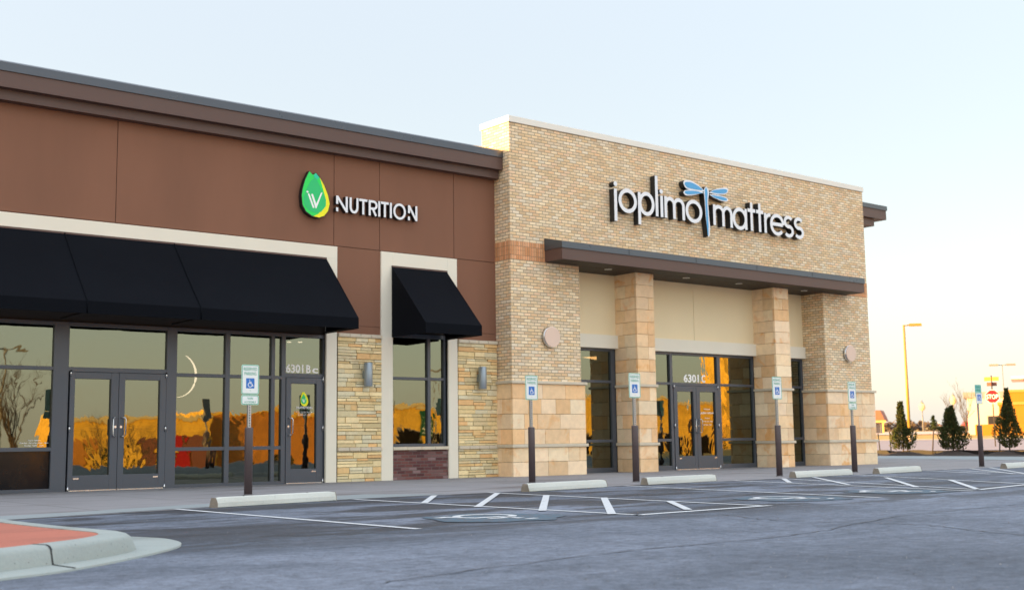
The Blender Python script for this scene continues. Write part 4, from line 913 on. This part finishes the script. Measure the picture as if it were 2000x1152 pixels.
# ------------------------------------------------------------------ accessible parking signs
def rrect(x0, x1, z0, z1, r_, n=5):
    o = []
    for cx, cz2, a in ((x1-r_, z1-r_, 0), (x0+r_, z1-r_, 90), (x0+r_, z0+r_, 180), (x1-r_, z0+r_, 270)): o += arc(cx, cz2, r_, r_, a, a+90, n)
    return o
def plate_sign(par, x, y, z0, z1, kind, hw_=.152):
    m = MB(); m.solid(rrect(x-hw_, x+hw_, z0, z1, .03), y-.004, y); m.cur = 0
    o = m.build('sign_plate', 'sign_pale_green', par)
    if kind == 'teal': 
        
        for s_, zz in (('RESERVED', z1-.085), ('PARKING', z1-.165)):
            q = MB(); text(q, s_, x, zz, y-.006, .05, hw_*1.55, True); q.build('sign_lettering', 'sign_green', o)
        o.data.materials[0] = MAT['sign_teal']; return
    g = MB(); g.ribbon(rrect(x-hw_+.012, x+hw_-.012, z0+.012, z1-.012, .024), .008, y-.0062, y-.0042, True); g.build('sign_border', 'sign_green', o)
    wht = MB(); wht.solid(rrect(x-hw_+.017, x+hw_-.017, z0+.017, z1-.017, .02), y-.0052, y-.0041); wht.build('sign_face', 'sign_white', o)
    tx = MB()
    if kind == 'full':
        for s_, zz, hh, w2_ in (('RESERVED', z1-.092, .052, .232), ('PARKING', z1-.165, .052, .205), ('<', z0+.05, .016, .02)):
            q = MB(); text(q, s_, x, zz, y-.0065, hh, w2_, True); q.build('sign_lettering', 'sign_green', o)
        b = MB(); b.solid(rrect(x-.072, x+.072, z0+.095, z0+.255, .006), y-.0068, y-.0053); b.build('symbol_field', 'sign_blue', o)
        c_ = MB(); wheelchair(c_, x, z0+.175, .125, y-.0082, y-.0069); c_.build('wheelchair_symbol', 'white_vinyl', o)
    elif kind == 'van':
        for s_, zz, hh, w2_ in (('VAN', z0+.085, .036, .10), ('ACCESSIBLE', z0+.03, .03, .20)):
            q = MB(); text(q, s_, x, zz, y-.0065, hh, w2_, True); q.build('sign_lettering', 'sign_green', o)
    elif kind == 'blue':
        b = MB(); b.solid(rrect(x-.085, x+.085, z0+.09, z1-.05, .006), y-.0068, y-.0053); b.build('symbol_field', 'sign_blue', o)
        c_ = MB(); wheelchair(c_, x, (z0+z1)/2+.02, .14, y-.0082, y-.0069); c_.build('wheelchair_symbol', 'white_vinyl', o)
    if tx.v: tx.build('sign_lettering', 'sign_green', o)
def parking_sign(x, y, label, kind='plain', top=2.05, lean=0.0):
    o = thing('parking_sign', label, 'parking sign', (x, y, 0), 'reserved parking signs on brown posts along the kerb')
    m = MB(); m.tube([(x, y, 0), (x, y, 1.045), (x, y, 1.062)], [.064, .064, .056], 22); m.build('bollard', 'bollard_paint', o)
    bs = MB(); bs.tube([(x, y, .004), (x, y, .02)], .078, 22); bs.build('footing', 'sidewalk_concrete', o)
    p_ = MB(); p_.box(x-.028, x-.022, y-.012, y+.024, 1.0, top-.02); p_.box(x+.022, x+.028, y-.012, y+.024, 1.0, top-.02); p_.box(x-.022, x+.022, y-.014, y-.009, 1.0, top-.02)
    pp = p_.build('post', 'galvanised', o)
    h = MB(); z = 1.09
    while z < top-.1: h.quad((x-.009, y-.0165, z-.009), (x+.009, y-.0165, z-.009), (x+.009, y-.0165, z+.009), (x-.009, y-.0165, z+.009)); z += .0254*1.6
    h.build('post_hole', 'black_rubber', pp)
    if kind == 'double': plate_sign(o, x, y-.02, top-.16-.18, top-.02, 'teal', .15); plate_sign(o, x+.01, y-.03, 1.60, 1.90, 'blue', .16)
    else:
        plate_sign(o, x, y-.02, top-.468, top, 'full')
        if kind == 'van': plate_sign(o, x, y-.02, top-.468-.165, top-.478, 'van')
    return o
parking_sign(8.78, -4.61, 'reserved parking sign with van plate in front of the nutrition shop door', 'van')
parking_sign(14.82, -4.32, 'reserved parking sign before the left stone base of the brick block', top=2.045)
parking_sign(16.2, -5.72, 'reserved parking sign standing before the left limestone pier', top=2.05)
parking_sign(20.25, -5.85, 'reserved parking sign standing before the right limestone pier', top=2.07)
parking_sign(23.32, -5.52, 'reserved parking sign with lower plate before the right stone base', 'van', top=2.05)
parking_sign(28.92, -5.38, 'parking sign with teal top plate and blue symbol plate, beside the conifers', 'double', top=2.12)

# ------------------------------------------------------------------ wheel stops
def wheel_stop(x, y, yaw, L, label):
    o = thing('wheel_stop', label, 'wheel stop', (x, y, .004), 'concrete wheel stops along the stall heads', yaw)
    m = MB(); hl = L/2; prof = [(-.095, 0), (.095, 0), (.085, .06), (.055, .125), (-.055, .125), (-.085, .06)]
    xs = [-hl, -hl+.10, -hl/2, 0, hl/2, hl-.10, hl]; rgs = []
    r = random.Random(int(x*100))
    for i, xx in enumerate(xs):
        k = .80 if i in (0, len(xs)-1) else 1.0
        rgs.append(m.verts([(xx+r.uniform(-.004, .004), a*k+r.uniform(-.003, .003), b*(.88 if k < 1 else 1)) for a, b in prof]))
    n = len(prof)
    for a, b in zip(rgs, rgs[1:]):
        for k in range(n): m.face([a+k, a+(k+1) % n, b+(k+1) % n, b+k][::-1])
    m.cur = 1; m.face([rgs[0]+k for k in range(n)][::-1]); m.face([rgs[-1]+k for k in range(n)])
    m.build('block', ['stop_concrete', 'worn_concrete'], o, local=True, bevel=.010)
    for sx in (-.55, .55):
        q = MB(); q.tube([(sx, 0, .12), (sx, 0, .129)], .014, 10); q.build('anchor_pin', 'dark_stake', o, local=True)
wheel_stop(7.74, -7.50, R(13), 2.05, 'long pale wheel stop below the van accessible sign')
wheel_stop(13.18, -7.15, R(10), 2.05, 'chipped wheel stop before the left stone base of the brick block')
wheel_stop(16.35, -6.70, R(8), 2.15, 'wheel stop before the mattress shop double door')
wheel_stop(20.65, -6.62, R(6), 2.2, 'wheel stop between the two rightmost posts before the brick block')
wheel_stop(23.55, -6.48, R(9), 2.15, 'wheel stop with dirty end, beyond the corner of the brick block')
wheel_stop(28.6, -6.6, R(10), 2.4, 'wheel stop at the right edge with a dark hole in its end')

# ------------------------------------------------------------------ conifers, silt fence
def conifer(x, y, h, r_, label, seed, tip=2, neck=None, spire=.35):
    o = thing('conifer_shrub', label, 'conifer', (x, y, 0), 'young conifers along the drive')
    rr = random.Random(seed); m = MB(); m.tube([(0, 0, 0), (0, 0, h*.8)], [.035, .012], 8); m.build('trunk', 'bark', o, local=True)
    c = MB()
    leaders = [(rr.uniform(-.12, .12)*r_, rr.uniform(-.12, .12)*r_, h*rr.uniform(.88, 1.0)) for _ in range(tip)]; leaders[0] = (0.0, 0, h)
    for i in range(5200):
        u = rr.random()**.8
        z = .10*h+u*h*.88
        prof = max(.03, (math.sin(min(1, (u+.10)/.36)*math.pi/2) if u < .26 else (1-(u-.26)/.74)**1.35*.97+.05))
        if neck: prof = (math.sqrt(max(0, 1-((u-neck*.42)/(neck*.62))**2)) if u < neck*.86 else 0); prof = max(prof, spire*max(0.05, 1-((u-.3)/.72))**.8 if u > .3 else 0, .05)
        lx, ly, lh = rr.choice(leaders)
        if z > lh: continue
        a = rr.uniform(0, 2*math.pi); lump = 1+.28*math.sin(3*a+7*u+seed)+.15*math.sin(7*a-11*u)
        d = r_*prof*lump*(rr.random()**.38)
        px, py = lx*u*1.6+d*math.cos(a), ly*u*1.6+d*math.sin(a)
        l = rr.uniform(.06, .14)*(.7+.5*r_); out = Vector((math.cos(a)*.7, math.sin(a)*.7, rr.uniform(.5, 1.5))).normalized()
        sd2 = out.cross(Vector((rr.uniform(-1, 1), rr.uniform(-1, 1), rr.uniform(-1, 1)))).normalized()*l*.22
        k = rr.choice([.55, .8, 1, 1.25]); c.col = (.058*k*rr.uniform(.7, 1.5), .074*k, .024*k, 1)
        q = Vector((px, py, z)); c.quad(q-sd2*.6, q+out*l*.45-sd2, q+out*l, q+out*l*.5+sd2, q+sd2*.5)
    c.build('foliage', 'conifer_leaf', o, local=True)
    g = MB(); g.sm = True; n_ = 20; rg = []
    for f, z in ((1.0, 0.0), (.7, .08), (.35, .14), (.02, .16)): rg.append(g.verts([(f*.95*math.cos(2*math.pi*k/n_), f*.95*math.sin(2*math.pi*k/n_), z+.02) for k in range(n_)]))
    for a, b in zip(rg, rg[1:]):
        for k in range(n_): g.face([a+k, a+(k+1) % n_, b+(k+1) % n_, b+k])
    g.build('mulch_mound', 'mulch', o, local=True)
conifer(48.3, 11.9, 1.9, .48, 'dark young conifer half hidden by the corner of the brick block', 1)
conifer(46.9, 8.7, 2.35, .47, 'young conifer with a thin crooked tip left of the golden lamp post base', 2, 2, .52, .42)
conifer(48.4, 7.2, 2.15, .58, 'broad young conifer with a ragged double tip, second from the stop sign', 3, 4, .60, .62)
conifer(48.6, 4.7, 2.8, .50, 'tallest young conifer standing in front of the stop sign', 5, 2)
fence = thing('silt_fence', 'low black silt fence strung on thin dark leaning stakes', 'fence', (46.5, 8, 0))
fp = [(46.0, -4.5), (47.3, 1.0), (48.7, 6.2), (49.7, 10.5), (50.3, 14.5)]
m = MB()
for (a, b), (c_, d) in zip(fp, fp[1:]):
    n_ = 8
    for i in range(n_):
        q = [(a+(c_-a)*u, b+(d-b)*u) for u in (i/n_, (i+1)/n_)]; z_ = [.19+.035*math.sin(9*v[1]+v[0]) for v in q]
        m.quad((*q[0], -.02), (*q[1], -.02), (*q[1], z_[1]), (*q[0], z_[0])); m.quad((q[0][0]+.02, q[0][1], -.02), (q[0][0]+.02, q[0][1], z_[0]), (q[1][0]+.02, q[1][1], z_[1]), (q[1][0]+.02, q[1][1], -.02))
m.build('fabric', 'silt_fabric', fence)
for x, y, h, lx in ((49.55, 10.2, 1.22, .06), (49.15, 8.7, 1.15, -.08), (48.75, 6.9, 1.20, .07), (48.3, 5.0, 1.0, -.05), (47.75, 2.7, 1.30, .03), (50.0, 12.0, 1.0, .05), (47.0, .2, 1.1, .02), (50.15, 11.5, 1.1, .03)):
    m = MB(); m.tube([(x, y, -.05), (x-lx*.8, y+lx, h)], .030, 6); m.build('stake', 'dark_stake', fence)

# ------------------------------------------------------------------ things beyond the fence
def tub_thing(name, label, cat, x, y, group=None): return thing(name, label, cat, (x, y, th(x, y)), group)
def light_pole(x, y, h, label, rad=.10, arm=((.9, -1.2),), matn='pole_paint', r0=None):
    o = tub_thing('light_pole', label, 'light pole', x, y, 'parking lot light poles')
    m = MB(); m.tube([(0, 0, 0), (0, 0, h)], [rad, rad*.62], 12); m.build('pole', matn, o, local=True)
    b = MB(); b.tube([(0, 0, 0), (0, 0, .55)], rad*2.1, 14); b.build('footing', 'far_concrete', o, local=True)
    for ax, ay in arm:
        d = Vector((ax, ay, 0)).normalized(); n_ = Vector((-d.y, d.x, 0))*.16; q0 = d*.35; q1 = d*1.15
        hd = MB(); pts = [q0-n_, q1-n_*.8, q1+n_*.8, q0+n_]
        bb = hd.verts([(p_.x, p_.y, h-.10) for p_ in pts]+[(p_.x*.97, p_.y*.97, h+.07) for p_ in pts])
        for f in ((3, 2, 1, 0), (4, 5, 6, 7), (0, 1, 5, 4), (1, 2, 6, 5), (2, 3, 7, 6), (3, 0, 4, 7)): hd.face([bb+i for i in f])
        ho = hd.build('lamp_head', matn, o, local=True)
        a_ = MB(); a_.tube([(0, 0, h-.05), (q0.x, q0.y, h-.02)], .04, 8); a_.build('arm', matn, o, local=True)
    return o
light_pole(71.28, 24.2, 7.8, 'tall golden lit light pole right of the brick block', .11, ((.75, -.95),))
light_pole(104.9, 36.0, 6.2, 'tall thin light pole with two heads beside the tan building', .05, ((.5, -.85), (-.5, .85)), 'pole_grey')
def lantern(x, y, h, label, r_):
    o = tub_thing('street_lantern', label, 'street lamp', x, y, 'ornamental street lanterns in the distance')
    m = MB(); m.tube([(0, 0, 0), (0, 0, h-.9)], [.10, .05], 8); m.build('post', 'pole_grey', o, local=True)
    g = MB(); g.tube([(0, 0, h-.95), (0, 0, h-.8), (0, 0, h-.45), (0, 0, h-.12), (0, 0, h-.05)], [.10*r_, .30*r_, .40*r_, .25*r_, .12*r_], 12); g.build('globe', 'light_trim', o, local=True)
    c = MB(); c.tube([(0, 0, h-.05), (0, 0, h+.03), (0, 0, h+.28)], [.2*r_, .1*r_, .02], 8); c.build('finial', 'pole_grey', o, local=True)
lantern(126.6, 58.3, 3.4, 'distant round headed street lantern left of the broad conifer', 1.0); lantern(111.3, 45.0, 3.7, 'distant slim street lantern right of the broad conifer', .8)
# stop sign
sx, sy = 62.7, 13.3; z0_ = th(sx, sy)
o = thing('stop_sign', 'red octagonal stop sign with street name plates above, behind the tallest conifer', 'stop sign', (sx, sy, z0_), None, R(-68))
m = MB(); m.box(-.03, .03, -.02, .03, 0, 4.15-z0_); m.build('post', 'dark_stake', o, local=True)
oc = [(.40*math.cos(R(22.5+45*i)), 2.98-z0_+.40*math.sin(R(22.5+45*i))) for i in range(8)]
m = MB(); m.solid(oc, -.03, -.022); po = m.build('sign_plate', 'white_vinyl', o, local=True)
m = MB(); m.solid([(a*.93, 2.98-z0_+(b-2.98+z0_)*.93) for a, b in oc], -.034, -.0302); m.build('sign_face', 'stop_red', po, local=True)
m = MB(); text(m, 'STOP', 0, 2.98-z0_-.125, -.036, .25, .62, True); m.build('sign_lettering', 'white_vinyl', po, local=True)
m = MB(); m.box(-.38, .38, -.012, .012, 3.84-z0_, 4.06-z0_); m.build('street_name_plate', 'plate_yellow', o, local=True)
m = MB(); m.box(-.012, .012, -.30, .30, 3.56-z0_, 3.76-z0_); m.box(-.26, .26, .014, .03, 3.56-z0_, 3.76-z0_); m.build('street_name_plate', 'plate_brown', o, local=True)
# tan building at the right edge: built in a frame whose front looks back at the camera
def bframe(x, y, yaw):
    return Matrix.Translation((x, y, 0)) @ Matrix.Rotation(yaw, 4, 'Z')
TB = thing('tan_building', 'sunlit tan building with pale trim and a mauve panelled front at the right edge', 'building', (96, 31, th(96, 31)), None, R(-62))
def lb(name, boxes, matn, par, bevel=0):
    m = MB()
    for b in boxes: m.box(*b)
    return m.build(name, matn, par, local=True, bevel=bevel)
wl = lb('wall', [(-3.0, .0, 0, 9, -.5, 3.05)], 'mauve_panel', TB)
lb('parapet_band', [(-3.3, .05, -.15, 9, 3.05, 3.55)], 'grey_band', TB)
lb('wall', [(.0, 9, -.25, 10, -.5, 3.45)], 'ochre_render', TB); lb('wall_trim', [(-.06, 9.1, -.33, 10, 3.45, 3.66)], 'ochre_trim', TB)
lb('wall', [(-.4, 9, -5.5, -.25, -.8, 2.28)], 'ochre_render', TB); lb('wall_trim', [(-.5, 9.1, -5.6, -.25, 2.28, 2.50)], 'ochre_trim', TB)
wn_ = lb('window', [(-1.5, -.55, -.05, .02, .0, 1.55)], 'grey_band', TB); lb('pane', [(-1.42, -.63, -.07, -.045, .06, 1.49)], 'dark_glass', wn_)
lb('garden_wall', [(-2.2, 9, -7.2, -6.8, -1.2, .75)], 'ochre_render', TB)
RB = thing('red_brick_tower', 'red brick tower with a thin white overhanging roof at the right edge', 'building', (110.5, 37.0, th(110, 37)), None, R(-62))
lb('wall', [(.0, 6, 0, 6, -.5, 5.0)], 'red_brick_far', RB); lb('roof', [(-1.15, 7, -.8, 7, 5.0, 5.28)], 'white_coping', RB)
HB = thing('kiosk', 'small kiosk with red tiled roof and yellow columns beside the brick corner', 'building', (107.3, 51.2, th(107, 51)), None, R(-62))
lb('wall', [(-3.0, .25, .4, 3, -.3, 1.3)], 'grey_band', HB); m = MB(); m.solid([(-3.4, 1.25), (.7, 1.25), (.55, 1.7), (.25, 2.35), (-3.0, 2.35)], -.3, 3.2); m.build('roof', 'roof_tile', HB, local=True)
lb('fascia', [(-3.5, .8, -.36, -.3, 1.1, 1.3)], 'tan_render', HB)
for x in (-2.6, -.9, -.45, .5): lb('column', [(x-.08, x+.08, -.3, -.12, -.3, 1.1)], 'tan_render', HB)
# far planting, hedge row and small trees
m = MB(); rr = random.Random(9)
for i in range(900):
    t_ = rr.uniform(-2, 62); s_ = 178+rr.uniform(0, 6); x, y = st2xy(s_, -44+t_*1.0); h = th(x, y)+rr.uniform(.0, 1.1)*(.6+.4*math.sin(t_*.4))
    r_ = rr.uniform(.25, .6)
    for k in range(5):
        d = Vector((rr.uniform(-1, 1), rr.uniform(-1, 1), rr.uniform(-.3, 1)))*r_; e = Vector((rr.uniform(-1, 1), rr.uniform(-1, 1), rr.uniform(-1, 1)))*r_
        q = Vector((x, y, h)); m.quad(q, q+d, q+d+e*.7, q+e)
hd = m.build('far_hedgerow', 'far_hedge'); hd['kind'] = 'stuff'; hd['label'] = 'bare brown hedgerow along the horizon'
def small_conifer(x, y, h, label, seed, grp='small dark conifers on the horizon'):
    o = tub_thing('conifer_tree', label, 'tree', x, y, grp); rr = random.Random(seed)
    m = MB(); m.tube([(0, 0, 0), (0, 0, h*.5)], .07, 6); m.build('trunk', 'bark', o, local=True); c = MB()
    for i in range(500):
        u = rr.random(); a = rr.uniform(0, 6.283); d = h*.33*(1-u)*rr.random()**.5; q = Vector((d*math.cos(a), d*math.sin(a), h*(.1+.9*u)))
        e = Vector((rr.uniform(-1, 1), rr.uniform(-1, 1), rr.uniform(-.6, .6)))*.16; f = Vector((rr.uniform(-1, 1), rr.uniform(-1, 1), rr.uniform(0, 1)))*.16
        k = rr.uniform(.6, 1.4); c.col = (.03*k, .045*k, .016*k, 1); c.quad(q, q+e, q+e+f, q+f)
    c.build('foliage', 'conifer_leaf', o, local=True)
small_conifer(140, 65.3, 1.9, 'small far conifer left of the broad near conifer', 1); small_conifer(143, 59.5, 2.0, 'small far conifer just right of the broad near conifer', 2)
small_conifer(145, 58.3, 1.8, 'small far conifer nearest the parked far cars', 3)
def bare_tree(x, y, h, label, seed, n_main=5, spread=.35, par_group='bare winter trees'):
    o = tub_thing('bare_tree', label, 'tree', x, y, par_group); rr = random.Random(seed); tr_ = MB(); tw = MB()
    tr_.tube([(0, 0, 0), (.02*h, 0, h*.18), (0, .01*h, h*.3)], [.022*h, .018*h, .014*h], 8)
    def grow_(q, d, l, r_, lev):
        pts = [q]; rad = [r_]; p_ = q
        for i in range(4):
            d = (d+Vector((rr.uniform(-.16, .16), rr.uniform(-.16, .16), .06))).normalized(); p_ = p_+d*l/4; pts.append(p_); rad.append(r_*(1-.2*(i+1)))
        tw.tube(pts, rad, 5, False)
        if lev > 0:
            for k in range(4 if lev > 1 else 3):
                i = rr.randint(1, 4); dd = (d+Vector((rr.uniform(-1, 1), rr.uniform(-1, 1), rr.uniform(-.1, .7)))*.75).normalized()
                grow_(pts[i], dd, l*rr.uniform(.45, .7), r_*.5, lev-1)
    for i in range(n_main):
        a = 2*math.pi*i/n_main+rr.uniform(-.3, .3); grow_(Vector((0, 0, h*(.15+.15*i/n_main))), Vector((spread*math.cos(a), spread*math.sin(a), 1)).normalized(), h*.5, .010*h, 3)
    tr_.build('trunk', 'bark', o, local=True); tw.build('branch', 'bark', o, local=True)
    return o
bare_tree(89.0, 30.6, 3.6, 'thin bare tree in front of the mauve panelled wall', 3, 4, .25)
bare_tree(128, 67, 3.4, 'pale bare tree on the horizon behind the golden lamp post', 4, 4, .3); bare_tree(133, 58.5, 4.2, 'slim bare tree on the horizon left of the broad conifer', 6, 4, .2)
bare_tree(122, 50.0, 2.8, 'low bare tree on the horizon before the small far conifers', 7, 5, .5)

# ------------------------------------------------------------------ cars
def car(x, y, yaw, paint_, label, group):
    o = tub_thing('parked_car', label, 'car', x, y, group); o.rotation_euler.z = yaw
    prof = [(-2.15, .32), (-2.2, .62), (-2.05, .88), (-1.75, .95), (-1.15, 1.42), (.35, 1.45), (1.05, .98), (1.95, .84), (2.2, .60), (2.2, .32)]
    m = MB(); n = len(prof); rgs = []
    for yy, k in ((-.86, .0), (-.80, 1), (.80, 1), (.86, .0)):
        rgs.append(m.verts([(a*(1 if k else .985), yy*(1 if b < 1 else .86), b-(0 if k else .03)) for a, b in prof]))
    for a, b in zip(rgs, rgs[1:]):
        for k in range(n): m.face([a+k, b+k, b+(k+1) % n, a+(k+1) % n])
    m.face([rgs[0]+k for k in range(n)]); m.face([rgs[-1]+k for k in range(n)][::-1])
    b = m.build('body', paint_, o, local=True, bevel=.05)
    for sy_ in (-1, 1):
        g = MB(); g.solid([(-1.55, .98), (-1.08, 1.36), (.30, 1.38), (.86, .99)], sy_*.80-.012, sy_*.80+.012); q = g.build('side_window', 'dark_glass', o, local=True)
        g.v = []
        for wx in (-1.35, 1.35):
            t_ = MB(); t_.tube([(wx, sy_*.70, .32), (wx, sy_*.90, .32)], .33, 20); w_ = t_.build('wheel', 'tyre', o, local=True)
            r_ = MB(); r_.tube([(wx, sy_*.89, .32), (wx, sy_*.912, .32)], .20, 16); r_.build('rim', 'galvanised', w_, local=True)
        l = MB(); l.box(2.14, 2.215, sy_*.60-.16, sy_*.60+.16, .60, .72); l.build('headlight', 'white_vinyl', o, local=True)
        l = MB(); l.box(-2.21, -2.12, sy_*.62-.14, sy_*.62+.14, .66, .80); l.build('tail_light', 'stop_red', o, local=True)
    g = MB(); g.quad((1.03, -.66, 1.01), (1.03, .66, 1.01), (.40, .62, 1.44), (.40, -.62, 1.44)); g.v = [(a+.012, b, c+.012) for a, b, c in g.v]; g.build('windscreen', 'dark_glass', o, local=True)
    return o
car(258.0, 130.5, R(40), 'car_red', 'tiny red car parked far away, left of the teal topped sign', 'cars parked far beyond the fence')
car(262.0, 127.0, R(30), 'car_blue', 'tiny dark blue car parked far away, beside the teal topped sign', 'cars parked far beyond the fence')
car(255.0, 136.5, R(35), 'car_silver', 'tiny silver car parked far away between the small far conifers', 'cars parked far beyond the fence')

# ------------------------------------------------------------------ across the lot, behind the camera: what the shop windows mirror
OG = 'shops across the lot mirrored in the windows'
def opp(x0, x1, y, h, label, wallm, bandm=None, dep=14, glass_top=-1.2):
    o = thing('opposite_shop', label, 'shop building', ((x0+x1)/2, y, -4.2), OG)
    m = MB(); m.box(x0, x1, y-dep, y, -4.5, h); m.build('wall', wallm, o)
    m = MB(); m.box(x0-.1, x1+.1, y-dep, y+.25, h, h+.45); m.build('cornice', bandm or 'light_trim', o)
    n_ = max(1, int((x1-x0)/4.4))
    for i in range(n_):
        xa = x0+.7+i*(x1-x0-.8)/n_; f = MB(); f.box(xa, xa+3.6, y+.02, y+.08, -4.1, glass_top); fo = f.build('window', 'grey_band', o)
        g = MB(); g.box(xa+.1, xa+3.5, y+.085, y+.09, -4.0, glass_top-.1); g.build('pane', 'matt_black', fo)
    return o
A = opp(46, 62, -110, 4.3, 'low tan shop across the lot with a red awning', 'opposite_render', 'light_trim')
for xa, xb, c_ in ((46.5, 48.6, 'opposite_brick'), (48.8, 51.5, 'opposite_render'), (51.7, 53.2, 'plate_brown'), (53.4, 56.5, 'opposite_render'), (56.7, 58.6, 'car_red'), (58.8, 61.5, 'plate_brown')):
    m = MB(); m.box(xa, xb, -109.85, -109.7, -1.0, 2.4); m.build('wall_panel', c_, A)
opp(62.5, 80, -112, 4.9, 'tan shop across the lot with a brick middle', 'opposite_brick', 'opposite_render')
D = opp(80.5, 96, -108, 5.3, 'yellow shop across the lot with a green wavy wall panel', 'opposite_render', 'light_trim', 14, 2.6)
m = MB(); m.box(89.5, 92.5, -107.9, -107.8, 1.9, 5.0); m.cur = 1
for k in range(5): m.ribbon([(89.8+.3*i, 2.3+.5*k+.13*math.sin(i*1.3+k)) for i in range(9)], .11, -107.75-.05, -107.79)
m.build('wall_panel', ['panel_green', 'white_vinyl'], D)
opp(97, 118, -118, 4.6, 'brick shop across the lot beside the yellow one', 'opposite_brick', 'light_trim')
opp(119, 148.5, -112, 7.2, 'large orange lit shop across the lot', 'opposite_render', 'light_trim', 14, 2.0)
opp(152, 160, -110, 17, 'tall tan corner tower across the lot', 'opposite_render', 'light_trim', 4)
opp(160.5, 190, -112, 6.5, 'brick shop beyond the tall tower across the lot', 'opposite_brick', 'light_trim')
for i, (x, y, yaw, pnt, lab) in enumerate([(47, -66, 92, 'car_blue', 'dark blue car parked across the lot before the red panelled shop'), (53.5, -66, 90, 'car_dark', 'black car parked across the lot beside the blue one')]):
    car(x, y, R(yaw), pnt, lab, 'cars parked across the lot')
light_pole(42, -42, 6.9, 'shoebox light pole across the aisle', .09, ((-1, .1),), 'pole_grey'); light_pole(61, -63, 8.5, 'double headed light pole across the lot', .09, ((1, .1), (-1, -.1)), 'pole_grey'); light_pole(19.3, -45, 6.6, 'light pole with a double head behind the bare mirrored tree', .09, ((1, .1), (-1, -.1)), 'pole_grey')
bare_tree(15.2, -29, 3.9, 'bare many stemmed tree in the lot across the aisle', 11, 7, .3); bare_tree(22.5, -38, 2.4, 'low bare bushy tree across the aisle', 12, 7, .7); bare_tree(62, -52, 3.6, 'bare tree across the lot by the lamp', 13, 6, .35)
for i, (x, y, h, lab) in enumerate([(31, -57, 3.2, 'leafless tree across the lot opposite the left shop doors'), (39, -56, 3.0, 'second leafless tree across the lot opposite the shop doors'), (48, -57, 3.3, 'leafless tree across the lot before the red panelled shop'), (70, -57, 3.4, 'leafless tree across the lot before the brick fronted shop'), (90, -57, 3.6, 'leafless tree across the lot facing the mattress shop')]):
    bare_tree(x, y, h, lab, 20+i, 7, .55)
o = thing('lot_sign', 'dark backed lot sign on a thick footed post, mirrored beside the glowing crescent', 'sign', (24.2, -30, 0), None, R(150))
m = MB(); m.tube([(0, 0, 0), (0, 0, 2.6)], .05, 12); m.build('post', 'pole_grey', o, local=True)
m = MB(); m.tube([(0, 0, 0), (0, 0, 1.5), (0, 0, 1.54)], [.13, .13, .08], 16); m.build('bollard', 'bollard_paint', o, local=True)
m = MB(); m.solid(rrect(-.33, .33, 2.05, 3.05, .06), -.03, .03); m.build('sign_plate', 'pole_grey', o, local=True)
rr = random.Random(5)
for i, x in enumerate((37, 43, 50.5, 57, 64.5, 73, 79, 86, 98, 117, 127, 134, 141)):
    small_conifer(x+rr.uniform(-1, 1), -96+rr.uniform(-5, 5), rr.uniform(2.6, 4.6), 'dark evergreen planted before the shops across the lot', 40+i, 'evergreens before the shops across the lot')
